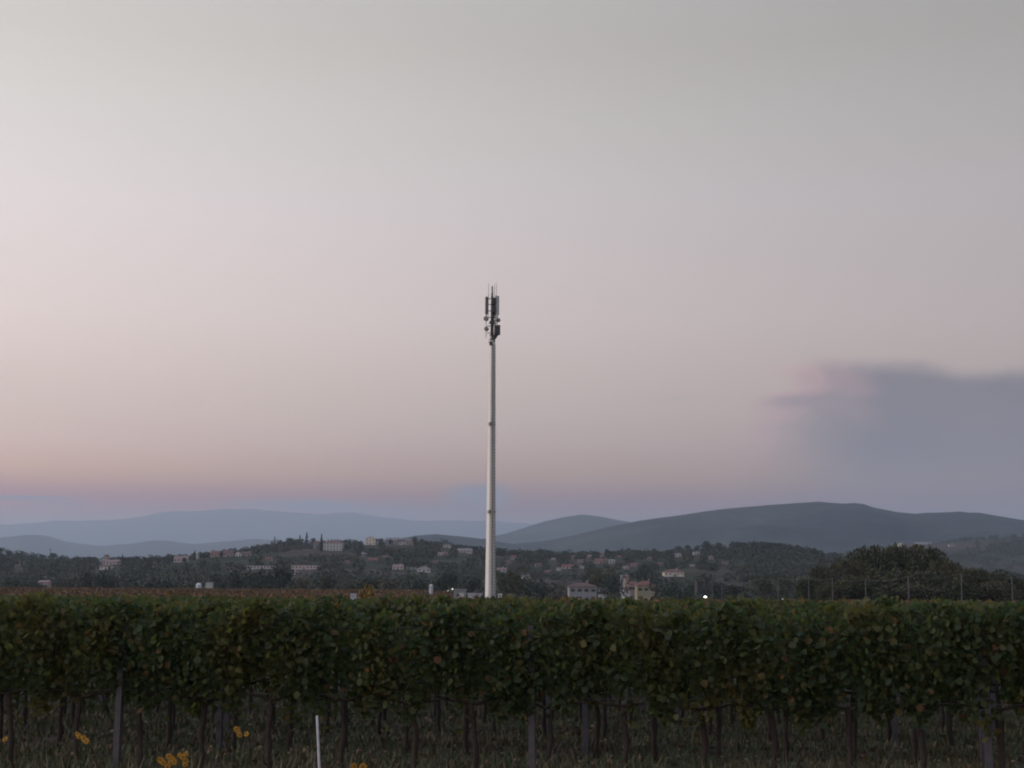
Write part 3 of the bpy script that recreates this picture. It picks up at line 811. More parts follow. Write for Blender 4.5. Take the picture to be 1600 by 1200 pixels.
# ------------------------------------------------------------------ houses
WALLS = {'white': (.52, .51, .50), 'pink': (.42, .35, .345), 'grey': (.24, .24, .26), 'yellow': (.27, .245, .17), 'cream': (.58, .52, .44), 'rose': (.30, .235, .23), 'palegrey': (.40, .40, .42), 'dark': (.04, .04, .045)}
ROOFS = {'red': (.19, .085, .07), 'brown': (.14, .085, .075), 'dark': (.07, .055, .06), 'pinkish': (.25, .17, .16), 'grey': (.22, .20, .21)}
WM = {k: plain('plaster_' + k, v, .85, var=.1, scale=.6) for k, v in WALLS.items()}
RM = {k: plain('roof_' + k, v, .85, var=.25, scale=1.2) for k, v in ROOFS.items()}
HOUSE_BOXES = []
HR = random.Random(21)
def house(xl, xr, yt, yb, label, wall='cream', roof='red', kind='gable', D=None, ridge=None, roofpx=None, win=True, name='house', yaw=None, storeys=2, depth=None, shed=False):
    cx = (xl + xr) / 2
    if D is None: p = hit(cx, yb, ridge)
    else: p = at(cx, yb, D); p.z = 0
    s = p.y / FPX
    W = (xr - xl) * s; hz = p.z if D is None else 0
    ztop = CAM_H + ray(cx, yt).z * p.y; Ht = max(ztop - hz, 2.2)
    rh = (roofpx if roofpx is not None else (yb - yt) * .33) * s
    wh = max(Ht - rh, 1.2)
    dp = depth or max(6.0, min(W * .7, 12))
    yaw = HR.uniform(-.12, .12) if yaw is None else yaw
    e = empty(name, (p.x, p.y + dp / 2, hz), label, 'house' if name == 'house' else name.replace('_', ' '), None, rz=yaw)
    w2, d2 = W / 2 * .96, dp / 2
    m = MB().box(-w2, w2, -d2, d2, -4, wh)
    if kind == 'gable':      # ridge along x
        m.add([(-w2, -d2, wh), (-w2, d2, wh), (-w2, 0, wh + rh * .93), (w2, -d2, wh), (w2, d2, wh), (w2, 0, wh + rh * .93)], [(0, 2, 1), (3, 4, 5)])
    if kind == 'front':      # gable end facing the viewer
        m.add([(-w2, -d2, wh), (w2, -d2, wh), (0, -d2, wh + rh * .93), (-w2, d2, wh), (w2, d2, wh), (0, d2, wh + rh * .93)], [(0, 1, 2), (4, 3, 5)])
    link('wall', m.mesh('wall', WM[wall]), e)
    ov, th = .45, .22
    R = MB()
    if kind == 'gable':
        a, b, zt = w2 + ov, d2 + ov, wh + rh
        zl = wh - .12
        R.add([(-a, -b, zl), (a, -b, zl), (a, 0, zt), (-a, 0, zt), (-a, b, zl), (a, b, zl), (-a, -b, zl + th), (a, -b, zl + th), (a, 0, zt + th), (-a, 0, zt + th), (-a, b, zl + th), (a, b, zl + th)],
              [(0, 3, 2, 1), (3, 4, 5, 2), (6, 7, 8, 9), (9, 8, 11, 10), (0, 1, 7, 6), (4, 10, 11, 5), (0, 6, 9, 3), (3, 9, 10, 4), (1, 2, 8, 7), (2, 5, 11, 8)])
    elif kind == 'front':
        a, b, zt, zl = w2 + ov, d2 + ov, wh + rh, wh - .12
        R.add([(-a, -b, zl), (-a, b, zl), (0, b, zt), (0, -b, zt), (a, -b, zl), (a, b, zl), (-a, -b, zl + th), (-a, b, zl + th), (0, b, zt + th), (0, -b, zt + th), (a, -b, zl + th), (a, b, zl + th)],
              [(0, 3, 2, 1)[::-1], (3, 4, 5, 2)[::-1], (6, 7, 8, 9)[::-1], (9, 8, 11, 10)[::-1], (0, 1, 7, 6), (4, 10, 11, 5), (0, 6, 9, 3), (3, 9, 10, 4), (1, 2, 8, 7), (2, 5, 11, 8)])
    elif kind == 'hip':
        a, b, zt, zl = w2 + ov * 1.3, d2 + ov * 1.3, wh + rh, wh - .05
        rx = max(a - b, a * .25)
        R.add([(-a, -b, zl), (a, -b, zl), (a, b, zl), (-a, b, zl), (-a, -b, zl + th), (a, -b, zl + th), (a, b, zl + th), (-a, b, zl + th), (-rx, 0, zt), (rx, 0, zt)],
              [(3, 2, 1, 0), (0, 1, 5, 4), (1, 2, 6, 5), (2, 3, 7, 6), (3, 0, 4, 7), (4, 5, 9, 8), (5, 6, 9), (6, 7, 8, 9), (7, 4, 8)])
    else:
        R.box(-w2 - .3, w2 + .3, -d2 - .3, d2 + .3, wh + .003, wh + max(.3, rh * .5))
    rf = link('roof', R.mesh('roof', RM[roof]), e)
    if not shed and kind != 'flat' and W > 7:
        ch = MB().box(w2 * .35, w2 * .35 + .7, .4, 1.1, wh, wh + rh + 1.0)
        link('chimney', ch.mesh('chimney', WM[wall]), rf)
    if win and W > 4:
        ns = max(1, min(storeys, int(wh / 2.6))); nw = max(2, min(8, int(W / 3.2)))
        wm_ = MB().box(-.55, .55, -.05, .05, -.7, .7).mesh('window', M_GLASS)
        sm_ = MB().box(-.28, .28, -.03, .03, -.72, .72).mesh('shutter', M_SHUT)
        for si in range(ns):
            for wi in range(nw):
                if si == 0 and wi == nw // 2:
                    link('door', MB().box(-.6, .6, -.05, .05, -1.1, 1.1).mesh('door', M_SHUT), e, (-w2 + W * .96 * (wi + .5) / nw, -d2 - .03, 1.12)); continue
                x = -w2 + W * .96 * (wi + .5) / nw; z = wh * (si + .55) / ns
                k = link('window', wm_, e, (x, -d2 - .02, z))
                if p.y < 1300:
                    for sx in (-1, 1): link('shutter', sm_, k, (sx * .85, -.03, 0))
    HOUSE_BOXES.append((xl - 2, xr + 2, yt, yb + 1, p.y))
    return e

H = house
H(160, 187, 874.5, 883, 'long pinkish house with a square tower on the left village skyline', 'pink', 'pinkish')
H(162, 168, 866, 878, 'small square tower rising behind the long pinkish house', 'rose', 'brown', 'hip', roofpx=2, win=False, name='tower')
H(155, 175, 883, 890, 'low white walled house under the pinkish tower house', 'white', 'brown', roofpx=2)
H(271, 293, 869, 879, 'pale pink long house on the saddle left of the bell tower', 'pink', 'pinkish', roofpx=4)
H(306, 309, 864, 874, 'slim whitish bell tower beside a dark cypress', 'palegrey', 'grey', 'hip', roofpx=2, win=False, name='bell_tower')
H(328, 346, 861, 871, 'reddish roofed house left of its twin on the slope', 'rose', 'red', roofpx=4)
H(348, 364, 860, 870, 'reddish roofed house beside the bright gabled house', 'rose', 'brown', roofpx=4)
H(367, 377, 862, 870, 'bright whitish gabled house at the right of the reddish roofs', 'white', 'pinkish', 'front', roofpx=3)
H(378, 392, 862, 869, 'low rose house right of the bright gabled house', 'rose', 'brown', roofpx=3)
H(385, 428, 883, 889, 'long low pale building below the cypress hill', 'palegrey', 'grey', 'flat', roofpx=1, name='warehouse')
H(455, 497, 882, 890, 'long low pinkish grey building under the villa', 'pink', 'grey', 'flat', roofpx=1.5, name='warehouse')
H(456, 465, 891, 898, 'tiny bright white house under the long pinkish building', 'white', 'pinkish', 'front', roofpx=2)
H(355, 368, 887, 893, 'small reddish house among dark trees at the hill foot', 'rose', 'red', roofpx=2.5)
H(505, 536, 844, 861, 'big white villa with a red roof on the hilltop', 'palegrey', 'red', 'hip', roofpx=3.5, storeys=3)
H(489, 500, 845, 858, 'left wing of the hilltop villa behind the cypress, red roof', 'grey', 'red', 'hip', roofpx=3.5, storeys=3)
H(571, 587, 838.5, 850, 'tall pale gabled house on the crest right of the villa', 'cream', 'grey', 'front', roofpx=3)
H(586, 595, 842, 851, 'low grey house leaning on the tall pale gabled house', 'grey', 'dark', roofpx=3)
H(602, 622, 840, 848, 'grey roofed long house on the crest', 'grey', 'grey', roofpx=4)
H(622, 634, 843, 850, 'small pale house next to the grey roofed long house', 'palegrey', 'brown', roofpx=3)
H(634, 648, 842, 849, 'pinkish house left of the bare skyline tree', 'rose', 'grey', roofpx=3)
H(692, 706, 847, 856, 'white house under a round tree near the crest end', 'white', 'dark', roofpx=4)
H(684, 700, 863, 869, 'pale pink flat house below the crest end', 'pink', 'pinkish', roofpx=2)
H(715, 738, 857, 864, 'long pale house left of the mast near the crest', 'pink', 'grey', roofpx=3)
H(565, 573, 863, 870, 'small grey house in the wood below the crest', 'grey', 'grey', roofpx=2)
H(613, 630, 882, 890, 'pink roofed house at mid slope', 'cream', 'pinkish', roofpx=4)
H(630, 650, 885, 890, 'low linking shed between two mid slope houses', 'grey', 'grey', 'flat', roofpx=1, name='shed')
H(651, 672, 884, 894, 'pale grey house with a gable end at mid slope', 'palegrey', 'grey', 'front', roofpx=4)
H(575, 590, 873, 878, 'tiny reddish roofed house in the mid slope wood', 'rose', 'red', roofpx=3)
H(798, 807, 868, 875, 'small pinkish house right of the mast near the crest', 'pink', 'red', roofpx=2.5)
H(776, 791, 887, 894, 'pale rose house close to the right of the mast', 'palegrey', 'pinkish', roofpx=3)
H(815, 829, 899, 905, 'white low house among trees right of the mast', 'white', 'grey', roofpx=2)
H(870, 876, 887, 892, 'tiny white cottage at mid slope', 'white', 'grey', roofpx=2)
H(878, 896, 882, 889, 'orange pink house right of the tiny white cottage', 'pink', 'red', roofpx=3)
H(893, 899, 868, 874, 'tiny pink house below the right skyline', 'pink', 'red', roofpx=2)
H(907, 913, 884, 889, 'tiny pale hut at mid slope', 'white', 'grey', roofpx=2)
H(929, 942, 873, 881, 'rose house at the left of the hamlet', 'rose', 'red', roofpx=3)
H(938, 945, 864, 870, 'topmost pink house of the hamlet', 'pink', 'red', roofpx=2)
H(944, 951, 872, 880, 'yellowish narrow house in the middle of the hamlet', 'yellow', 'pinkish', 'front', roofpx=2)
H(951, 961, 874, 882, 'grey house at the right of the hamlet', 'palegrey', 'grey', roofpx=3)
H(971, 983, 885, 890, 'pale flat house between the hamlet and the yellow house', 'pink', 'pinkish', roofpx=2)
H(888, 932, 910, 934, 'large farmhouse with a red brown hipped roof and pale walls', 'grey', 'brown', 'hip', D=820, roofpx=7)
H(935, 949, 919, 934, 'small pale outbuilding right of the large farmhouse', 'palegrey', 'dark', D=800, roofpx=3, shed=True)
H(974, 984, 919, 934, 'narrow pale house left of the yellow house', 'palegrey', 'brown', D=830, roofpx=3)
H(994, 1024, 907, 933, 'yellow house with a red hipped roof', 'yellow', 'red', 'hip', D=870, roofpx=8)
H(983, 994, 909, 933, 'rose annex joined to the left of the yellow house', 'rose', 'red', D=885, roofpx=4)
H(976, 982, 898, 912, 'tall narrow pinkish tower behind the yellow house', 'rose', 'pinkish', 'hip', D=1000, roofpx=2, name='tower', win=False)
H(970, 976, 899, 908, 'small white house beside the narrow pinkish tower', 'grey', 'grey', D=1010, roofpx=2)
H(1037, 1069, 889, 901, 'low spreading house with orange roof and pale front', 'cream', 'red', 'hip', roofpx=5)
H(1047, 1060, 892, 901, 'white gabled porch wing before the spreading orange roofed house', 'white', 'pinkish', 'front', roofpx=3)
H(1054, 1065, 865, 870, 'white cottage high on the right slope', 'white', 'grey', roofpx=2)
H(1083, 1093, 862, 867, 'grey cottage near the right skyline', 'palegrey', 'grey', roofpx=2)
H(1105, 1115, 869, 874, 'cream cottage on the right slope below the tall tree', 'cream', 'brown', roofpx=2)
H(1088, 1105, 907, 913, 'dark flat roofed shelter above the bright lamp', 'dark', 'dark', 'flat', D=720, roofpx=3, name='shelter', win=False)  # near-black wall colour paints in the darkness below the roof
H(1403, 1412, 848, 854, 'cream gabled house of the far right village', 'cream', 'pinkish', 'front', ridge=HB, roofpx=2)
H(1430, 1456, 847, 853, 'long pale grey building of the far right village', 'palegrey', 'grey', ridge=HB, roofpx=3)
H(1420, 1430, 850, 854, 'small rose house left of the long pale grey building', 'rose', 'brown', ridge=HB, roofpx=2)
H(1483, 1494, 850, 855, 'pink house furthest right in the far village', 'pink', 'brown', ridge=HB, roofpx=2)

for (a, b, c, d, lab, wl, rf_) in [
    (790, 797, 876, 882, 'small muted house just below the pinkish house right of the mast', 'rose', 'brown'),
    (836, 846, 880, 886, 'low grey house between the mast and the tiny white cottage', 'grey', 'brown'),
    (852, 861, 891, 897, 'dull reddish house below the tiny white cottage', 'rose', 'red'),
    (862, 868, 872, 877, 'tiny dim house below the skyline trees right of the mast', 'grey', 'pinkish'),
    (903, 911, 874, 880, 'small brown roofed house left of the hamlet', 'pink', 'brown'),
    (918, 925, 867, 873, 'dim pinkish house above the hamlet on its left', 'rose', 'pinkish'),
    (964, 972, 868, 874, 'dull house right of the topmost pink house', 'grey', 'red'),
    (986, 996, 880, 886, 'low reddish house right of the pale flat house', 'rose', 'red'),
    (1012, 1020, 870, 875, 'dim grey house near the skyline above the yellow house', 'grey', 'brown'),
    (1028, 1036, 879, 885, 'small rose house left of the spreading orange roofed house', 'rose', 'brown'),
    (1078, 1088, 883, 888, 'low dim house right of the spreading orange roofed house', 'grey', 'pinkish'),
    (1128, 1138, 878, 883, 'small dim house below the skyline wood at right', 'rose', 'brown'),
    (598, 606, 868, 873, 'dim house among the trees below the grey roofed long house', 'grey', 'brown'),
    (540, 550, 876, 881, 'dull reddish house under the villa on its right', 'rose', 'red'),
    (676, 684, 876, 881, 'small dim house right of the pale gabled mid slope house', 'rose', 'brown'),
    (415, 425, 871, 876, 'small rose house on the slope under the leftmost villa cypress', 'rose', 'red'),
    (240, 250, 878, 883, 'small dim house left of the pale pink long house', 'rose', 'brown'),
    (30, 42, 877, 882, 'long dim house under the far left skyline trees', 'grey', 'brown')]:
    H(a, b, c, d, lab, wl, rf_, roofpx=2.5)

# ------------------------------------------------------------------ woodland on the slopes (one uncountable mass)
def woodland(n, x0, x1, y0, y1, hf, thr, name, label, mt, hmin, hmax, seed, tmpl_n=60, edge_px=None):
    r = np.random.default_rng(seed)
    tx = r.uniform(x0, x1, n); ty = r.uniform(y0, y1, n)
    den = fbm(tx / 120 + 3, ty / 70 + 8, 4)
    ok = den > thr
    tx, ty = tx[ok], ty[ok]
    tz = hf(tx, ty)
    sx = 800 + FPX * tx / ty; sy = 934 + (sx - 800) * .0058 - (tz - CAM_H) / ty * FPX
    keep = np.ones(len(tx), bool)
    for (a, b, yt, yb, D) in HOUSE_BOXES:
        keep &= ~((sx > a - 1) & (sx < b + 1) & (sy > yt) & (sy < yb + 14) & (ty < D + 10))
    tx, ty, tz = tx[keep], ty[keep], tz[keep]
    N = len(tx)
    h = r.uniform(hmin, hmax, N); wv = h * r.uniform(.4, .62, N)
    T = []
    for k in range(5):
        a = r.normal(size=(tmpl_n, 3)); a /= np.linalg.norm(a, axis=1)[:, None]
        q = a * (r.uniform(.5, 1.05, tmpl_n) ** .5)[:, None]; T.append(q)
    T = np.array(T); ki = r.integers(0, 5, N)
    C = T[ki] * np.stack([wv, wv, h * .48], 1)[:, None, :] + np.stack([tx, ty, tz + h * .42], 1)[:, None, :]
    C = C.reshape(-1, 3)
    sz = np.repeat(wv * .42, tmpl_n) * r.uniform(.7, 1.3, len(C))
    V, F = leaf_cloud(C, sz, 'quad', up=.6, rng=r)
    link(name, npmesh(name, V, F, mt), kind='stuff', label=label, category='woodland')
M_WOODLAND = leafy('woodland_leaves', [(0, (.018, .028, .015, 1)), (.5, (.030, .042, .020, 1)), (.9, (.052, .056, .026, 1)), (1, (.08, .06, .03, 1))], patch=(.07, .052, .03, 1), pscale=.012)
hA = lambda x, y: np.maximum(0, HA.h(x, y))
woodland(10500, -780, 560, 1020, 1925, hA, -.22, 'woodland', 'dense wood covering the slopes of the village hill', M_WOODLAND, 4.5, 9, 5, 46)
woodland(1500, -400, 420, 560, 1050, hA, .02, 'scrub', 'scattered scrub and hedges on the plain below the hill', M_WOODLAND, 2.5, 6, 6, 50)
woodland(2600, 700, 1500, 2800, 3650, lambda x, y: np.maximum(0, HB.h(x, y)), -.1, 'woodland', 'wood on the farther hill at the right', M_WOODLAND, 7, 12, 8, 26)

# ------------------------------------------------------------------ telecom mast
def ppx(px, py, D=MAST_D): return at(px, py, D) - Vector((MX, MAST_D, 0))
mast = empty('telecom_mast', (MX, MAST_D, 0), 'tall tapered pale steel telecom mast with antennas at its head', 'mast')
top_z = ppx(768, 533).z
def rad_at(z): return .555 + (.285 - .555) * (z - 1.0) / (top_z - 1.0)
N = 16
for i, (z0, z1) in enumerate([(-.3, ppx(765, 800).z), (ppx(765, 800).z, ppx(765, 663).z), (ppx(765, 663).z, top_z)]):
    off = .0
    m = MB().tube([(0, 0, z0 if i == 0 else z0 - .25), (0, 0, z1)], [rad_at(z0) - .0 + .0, rad_at(z1) - (.012 if i < 2 else 0)], 8, False)
    link('pole_section', m.mesh('pole_section', M_MAST, False), mast).rotation_euler = (0, 0, math.radians(-19))
for me_ in [o.data for o in mast.children if o.name.startswith('pole_section')]:
    for p_ in me_.polygons:
        if len(p_.vertices) > 4: p_.use_smooth = False
# joint collars and small junction boxes
for py in (663, 800):
    z = ppx(765, py).z; r0 = rad_at(z)
    link('collar', MB().tube([(0, 0, z - .14), (0, 0, z + .14)], [r0 + .02, r0 + .018], 8).mesh('collar', M_STEEL), mast)
    link('junction_box', MB().box(-.09, .09, -r0 - .12, -r0 - .01, z - .18, z + .18).mesh('junction_box', M_PANEL), mast, (-.12, 0, 0))
# ladder with rungs and cable tray at the right front of the pole
lad = MB(); z = 2.5
z_end = top_z - .3
for s in (-.15, .15):
    lad.tube([(s, 0, 2.2), (s, 0, z_end)], [.022, .022], 6)
while z < z_end:
    lad.tube([(-.15, 0, z), (.15, 0, z)], [.016, .016], 5, False); z += .3
dirr = Vector((.52, -.85, 0))
lo = link('ladder', lad.mesh('ladder', M_DARKM), mast)
# lean it to follow the taper
rb, rt = rad_at(2.2) + .06, rad_at(z_end) + .06
lo.rotation_euler = (0, 0, math.atan2(dirr.x, -dirr.y))
for v in lo.data.vertices:
    f = (v.co.z - 2.2) / (z_end - 2.2)
    v.co.y += -(rb + (rt - rb) * f)
ct = MB()
for a in (-.03, .03):
    ct.tube([(a, -rad_at(1.5) - .03, 1.0), (a, -rad_at(z_end) - .03, z_end)], [.028, .028], 6)
co = link('cable_run', ct.mesh('cable_run', M_STEEL), mast); co.rotation_euler = (0, 0, math.radians(8))
link('foundation', MB().box(-1.4, 1.4, -1.4, 1.4, -.2, .45).mesh('foundation', M_CONC), mast)

# head of the mast (x offsets in photo pixels from the pole axis at 769)
U = MAST_D / FPX
def Z(py): return ppx(769, py).z
def X(px): return (px - 768.8) * U
hx = ppx(768.8, 500).x
head = lambda x, y=0, z=0: (hx + x, y, z)
def part(name, mb, mt, **kw):
    o = link(name, mb.mesh(name, mt), mast, (hx, 0, 0)); return o
part('top_flange', MB().tube([(0, 0, Z(535)), (0, 0, Z(532))], [.34, .36], 20), M_STEEL)
part('head_pole', MB().tube([(0, 0, Z(533)), (0, 0, Z(505)), (0, 0, Z(480)), (0, 0, Z(462))], [.15, .14, .13, .11], 14), M_DARKM)
part('top_spike', MB().tube([(0, 0, Z(462)), (0, 0, Z(448)), (0, 0, Z(447))], [.075, .07, .05], 10), M_DARKM)
part('spike_clamp', MB().tube([(0, 0, Z(460)), (0, 0, Z(458.5))], [.12, .12], 10), M_DARKM)
for px, y0, y1, yy in ((763, 441.5, 466, -.25), (772.4, 442.5, 466, .3), (775.5, 442, 466, -.2)):
    part('whip_antenna', MB().tube([(X(px), yy, Z(y1)), (X(px), yy, Z(y0 + 5)), (X(px), yy, Z(y0))], [.026, .022, .012], 6), M_PANEL)
# three sector panels around the pole
def panel(cx, cy, w_, d_, yt, yb, ang, mt, name='panel_antenna'):
    m = MB().box(-w_ / 2, w_ / 2, -d_ / 2, d_ / 2, Z(yb), Z(yt))
    o = link(name, m.mesh(name, mt), mast, (hx + cx, cy, 0)); o.rotation_euler = (0, 0, ang); bevel(o, .04, 2)
    # short bolts and cable tails below
    link('connector', MB().tube([(-.07, 0, Z(yb) - .16), (-.07, 0, Z(yb) + .02)], [.025, .025], 6).tube([(.07, 0, Z(yb) - .16), (.07, 0, Z(yb) + .02)], [.025, .025], 6).mesh('connector', M_DARKM), o)
    return o
panel(X(759.8), -.1, .30, .16, 464, 491.5, .9, M_PANEL)
panel(X(777.2), -.25, .34, .16, 463, 493, -.55, M_PANEL_L)
panel(X(771.6), .45, .30, .16, 464, 492, 2.9, M_DARKM)
# vertical mounting tubes beside the panels
for px, yy, y0, y1 in ((762.6, -.05, 462, 494), (774.4, -.1, 462, 508), (770, .3, 463, 495)):
    part('mounting_tube', MB().tube([(X(px), yy, Z(y1)), (X(px), yy, Z(y0))], [.04, .04], 8), M_STEEL if px < 765 else M_DARKM)
# horizontal brackets
for py, xa, xb in ((467, 762, 775), (486, 761, 775), (476, 763, 769), (496, 760, 778), (505.5, 764, 777), (509.5, 761, 775), (520.5, 761, 776)):
    part('bracket', MB().box(X(xa), X(xb), -.09, -.02, Z(py + .5), Z(py - .5)), M_DARKM)
# remote radio units stacked on the pole
for py0, py1, cx in ((466, 476, 770.8), (478, 489, 771.2), (492, 499, 770.5), (500, 508, 770.5)):
    o = part('radio_unit', MB().box(X(cx) - .17, X(cx) + .17, -.38, -.16, Z(py1), Z(py0)), M_DARKM); bevel(o, .02, 1)
# round microwave dishes (drum shape)
def dish(cx, cy, r_, az, yy=-.35):
    m = MB(); c = Vector((X(cx), yy, Z(cy))); d = Vector((math.sin(az), -math.cos(az), 0))
    m.tube([c - d * .16, c - d * .10, c + d * .10, c + d * .13], [r_ * .5, r_, r_, r_ * .86], 20)
    o = part('microwave_dish', m, M_PANEL)
    link('dish_mount', MB().tube([tuple(c - d * .3), tuple(c - d * .14)], [.05, .05], 6).mesh('dish_mount', M_DARKM), o)
dish(759.5, 499, .24, -.35)
dish(778.5, 501.2, .21, .75)
dish(760.2, 515, .22, -.2)
part('dish_pole', MB().tube([(X(759.6), -.1, Z(528)), (X(759.6), -.1, Z(493))], [.03, .03], 6), M_DARKM)
part('dish_pole', MB().tube([(X(777), -.1, Z(510)), (X(777), -.1, Z(494))], [.035, .035], 6), M_DARKM)
o = part('equipment_cabinet', MB().box(X(772.6), X(782), -.5, .05, Z(523.5), Z(509)), M_DARKM); bevel(o, .03, 1)
part('cabinet_bracket', MB().add([(X(770), -.3, Z(524)), (X(779), -.3, Z(524)), (X(773), -.3, Z(533)), (X(770), -.3, Z(533)), (X(770), -.1, Z(524)), (X(779), -.1, Z(524)), (X(773), -.1, Z(533)), (X(770), -.1, Z(533))],
     [(0, 3, 2, 1), (4, 5, 6, 7), (0, 1, 5, 4), (1, 2, 6, 5), (2, 3, 7, 6), (3, 0, 4, 7)]), M_DARKM)
part('small_box', MB().box(X(764.6), X(767.6), -.4, -.1, Z(506.5), Z(502.5), .03), M_DARKM)
part('small_box', MB().box(X(765), X(769), -.42, -.2, Z(540), Z(535)), M_DARKM)
part('collar', MB().tube([(0, 0, Z(531.5)), (0, 0, Z(530))], [.27, .27], 14), M_DARKM)
part('collar', MB().tube([(0, 0, Z(524.5)), (0, 0, Z(523.2))], [.25, .25], 14), M_DARKM)
part('head_pole', MB().tube([(0, 0, Z(533)), (0, 0, Z(524))], [.26, .2], 16), M_MAST)
cb = MB()
for k in range(5):
    a = -.1 + k * .06
    cb.tube([(a, -.2, Z(533)), (a + .05, -.27, Z(520)), (a + .02, -.22, Z(508)), (a * .5 + .05, -.2, Z(494))], [.02] * 4, 5)
part('cable_bundle', cb, M_DARKM)

# compound at the foot of the mast
def cab(name, xl, xr, yt, D, dp, label, mt, cat, lid=True):
    c = at((xl + xr) / 2, 940, D); hgt = CAM_H + ray((xl + xr) / 2, yt).z * D; W = (xr - xl) * D / FPX
    e = empty(name, (c.x, D, 0), label, cat)
    m = MB().box(-W / 2, W / 2, -dp / 2, dp / 2, 0, hgt - .12); b_ = link('body', m.mesh('body', mt), e)
    link('roof', MB().box(-W / 2 - .06, W / 2 + .06, -dp / 2 - .06, dp / 2 + .06, hgt - .117, hgt).mesh('roof', mt), e)
    link('door', MB().box(-W * .22, W * .22, -.02, .02, .2, hgt - .4).mesh('door', M_STEEL), e, (W * .12, -dp / 2 - .022, 0))
    return e
M_GREY = plain('grey_cladding', (.22, .24, .27), .6, .2, var=.12, scale=5)
cab('equipment_shelter', 709, 728, 920, 150, 1.2, 'tall grey equipment shelter left of the mast foot', M_GREY, 'shelter')
cab('equipment_cabinet', 731, 743, 926.5, 146, .9, 'low white cabinet between the grey shelter and the mast', plain('pale_metal', (.40, .39, .46), .5), 'cabinet')
cab('equipment_cabinet', 745, 752, 927, 146.5, .9, 'smaller white cabinet nearest the mast on its left', plain('pale_metal', (.5, .5, .58), .5), 'cabinet')
cab('equipment_cabinet', 778, 784, 927.5, 149, .7, 'small pale cabinet right of the mast foot', M_WHITE, 'cabinet')
cab('equipment_cabinet', 793, 800, 928, 150, .6, 'small blue grey cabinet further right of the mast foot', M_GREY, 'cabinet')
# chain link fence round the compound
fe = empty('compound_fence', (MX, MAST_D, 0), 'low wire fence round the compound at the mast foot', 'fence')
for fx in np.arange(-4.5, 6.6, 1.6):
    for fy in (-4.0, 4.5):
        link('fence_post', MB().box(-.04, .04, -.04, .04, 0, 1.9).mesh('fence_post', M_WIRE), fe, (fx, fy, 0))
fm = MB()
for fy in (-4.0, 4.5):
    for zz in np.arange(.15, 1.9, .25): fm.tube([(-4.5, fy, zz), (6.5, fy, zz)], [.006, .006], 4)
link('fence_wire', fm.mesh('fence_wire', M_WIRE), fe)

# white silo / tank objects on the plain
def tank(px, yt, wpx, D, label, dome=True):
    c = at(px, 935, D); r0 = wpx / 2 * D / FPX; h = CAM_H + ray(px, yt).z * D
    e = empty('water_tank', (c.x, D, 0), label, 'tank')
    link('drum', MB().tube([(0, 0, 0), (0, 0, h - r0 * .6)], [r0, r0], 20).mesh('drum', M_PANEL_L, True), e)
    link('dome', MB().tube([(0, 0, h - r0 * .6), (0, 0, h - r0 * .3), (0, 0, h - .1 * r0), (0, 0, h)], [r0, r0 * .85, r0 * .45, r0 * .1], 20).mesh('dome', M_WHITE, True), e)
tank(310, 911, 9, 700, 'round white water tank on the plain at the left')
tank(673.5, 913, 6, 300, 'small white silo left of the grey equipment shelter')
H(320, 331, 909, 914, 'pale low shed right of the round white tank', 'palegrey', 'grey', 'flat', D=760, roofpx=1, name='shed', win=False)
H(60, 76, 907, 915, 'faint pinkish house behind the dark trees at the left', 'rose', 'pinkish', D=950, roofpx=3)
# distant thin aerial on the left skyline
pp = hit(78, 872)
e = empty('radio_aerial', pp, 'thin dark radio aerial on the far left skyline', 'aerial')
link('pole', MB().tube([(0, 0, -1), (0, 0, 12.5)], [.5, .35], 6).mesh('pole', M_DARKM), e)
link('crosspiece', MB().box(-1.2, 1.2, -.15, .15, 10.2, 10.6).mesh('crosspiece', M_DARKM), e)

# grey pillar among the rows
c = at(552, 960, 62)
pl = empty('concrete_pillar', (c.x, 62, 0), 'thick grey concrete pillar standing above the vines left of the mast', 'pillar')
hgt = CAM_H + ray(552, 924.5).z * 62
link('shaft', MB().box(-.12, .12, -.12, .12, 0, hgt - .06).mesh('shaft', plain('pale_concrete', (.38, .39, .43), .8, var=.15, scale=6)), pl)
link('cap', MB().box(-.135, .135, -.135, .135, hgt - .057, hgt).mesh('cap', M_CONC), pl)

# tall posts with a wire carrying a net, right
NP = [(1113, 905, 190), (1128, 903, 185), (1216, 902, 170), (1264, 901, 160), (1301, 902.5, 130), (1353, 904, 150), (1420, 900, 132), (1503, 896, 138), (1582, 901, 150)]
NL = ['thin pale net post above the bright lamp', 'thin pale net post just right of the bright lamp', 'faint net post left of the big tree clump', 'faint net post at the left end of the big clump',
      'pale net post before the left slope of the big clump', 'pale net post before the tallest trees', 'pale net post before the middle of the clump', 'pale net post before the right end of the clump', 'pale net post close to the right edge']
tops = []
for (px, yt, D), lab in zip(NP, NL):
    c = at(px, 935, D); h = CAM_H + ray(px, yt).z * D
    link('net_post', MB().box(-.035, .035, -.035, .035, -.2, h, .005).mesh('net_post', plain('pale_post', (.13, .13, .15), .8)), None, (c.x, D, 0), label=lab, category='post', group='tall net posts on the right')
    tops.append(Vector((c.x, D, h - .05)))
end = at(1640, 898, 150); tops.append(end)
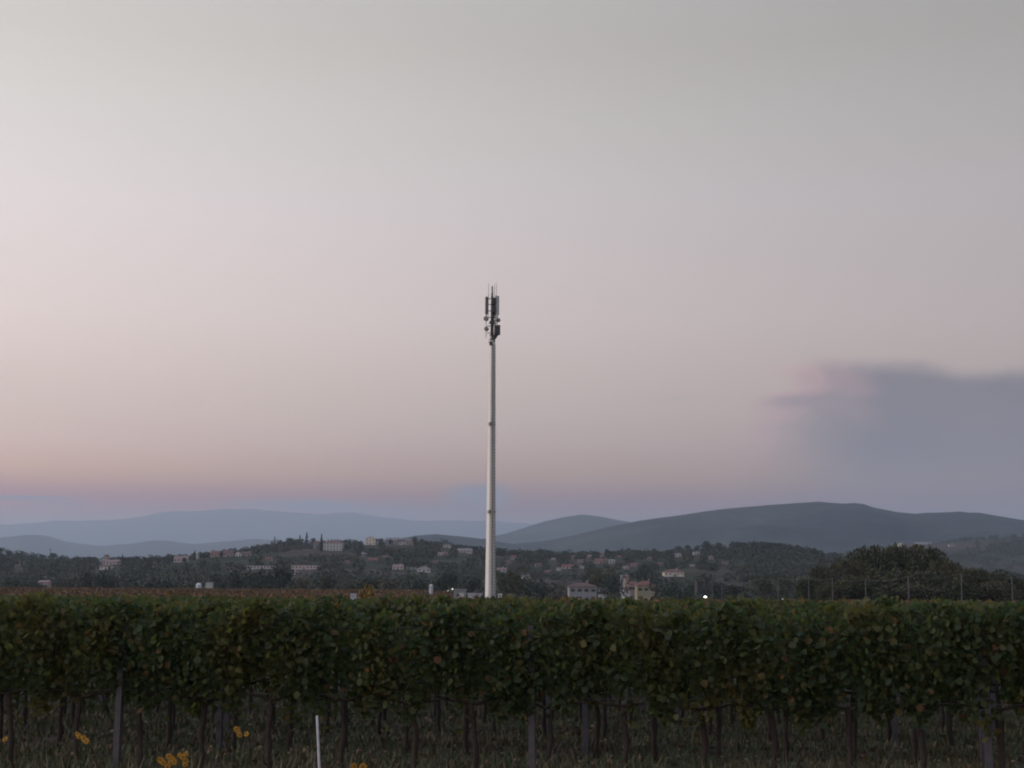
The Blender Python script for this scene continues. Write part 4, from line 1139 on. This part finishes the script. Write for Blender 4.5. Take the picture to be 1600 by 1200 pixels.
for a, b in zip(tops[2:-1], tops[3:]):
    m = MB(); pts = []
    for i in range(9):
        f = i / 8; q = a.lerp(b, f); q.z -= .25 * 4 * f * (1 - f); pts.append(q)
    m.tube(pts, [.011] * 9, 4)
    link('overhead_wire', m.mesh('overhead_wire', M_WIRE), label='sagging grey wire strung between the tall net posts', category='wire', group='wires between the net posts')

# the lit lamps
def lamp(px, py, D, r0, strength, col, label):
    c = at(px, py, D)
    e = empty('yard_lamp', (c.x, D, 0), label, 'lamp')
    link('post', MB().tube([(0, 0, -.1), (0, 0, c.z - r0)], [.04, .03], 8).mesh('post', M_DARKM), e)
    def em(nb, p):
        p.inputs['Base Color'].default_value = (.9, .9, .9, 1)
        p.inputs['Emission Color'].default_value = col; p.inputs['Emission Strength'].default_value = strength
    pts = [(0, 0, c.z + r0 * math.sin(a)) for a in np.linspace(-PI / 2, PI / 2, 9)]
    rd = [max(.002, r0 * math.cos(a)) for a in np.linspace(-PI / 2, PI / 2, 9)]
    link('globe', MB().tube(pts, rd, 14).mesh('globe', mat('lit_globe_%d' % int(strength * 10), em), True), e)
lamp(1102, 933.5, 140, .125, 6.0, (1.0, .95, .9, 1), 'bright white lamp glowing just above the vine tops')
lamp(707, 920.5, 260, .13, 1.0, (1.0, .85, .6, 1), 'small warm lamp left of the grey shelter')
lamp(700, 923, 262, .09, .35, (.9, .9, .8, 1), 'faint pale lamp beside the small warm lamp')
lamp(1223, 936, 180, .07, .2, (.9, .85, .8, 1), 'faint pale lamp right of the bright one')

# ------------------------------------------------------------------ haze
hz_ = MB().box(-37000, 37000, -3800, 43000, -7.5, 1560)
ho = link('haze', hz_.mesh('haze', None), kind='stuff', label='thin bluish evening haze filling the whole valley', category='haze')
hm = bpy.data.materials.new('haze'); hm.use_nodes = True
hm.node_tree.nodes.clear()
pv = hm.node_tree.nodes.new('ShaderNodeVolumePrincipled')
pv.inputs['Color'].default_value = (.66, .79, .98, 1)
pv.inputs['Density'].default_value = 6.3e-5
pv.inputs['Anisotropy'].default_value = 0.3
om = hm.node_tree.nodes.new('ShaderNodeOutputMaterial')
hm.node_tree.links.new(pv.outputs[0], om.inputs['Volume'])
ho.data.materials.append(hm)
print('vines', n_v, 'objects', len(bpy.data.objects))
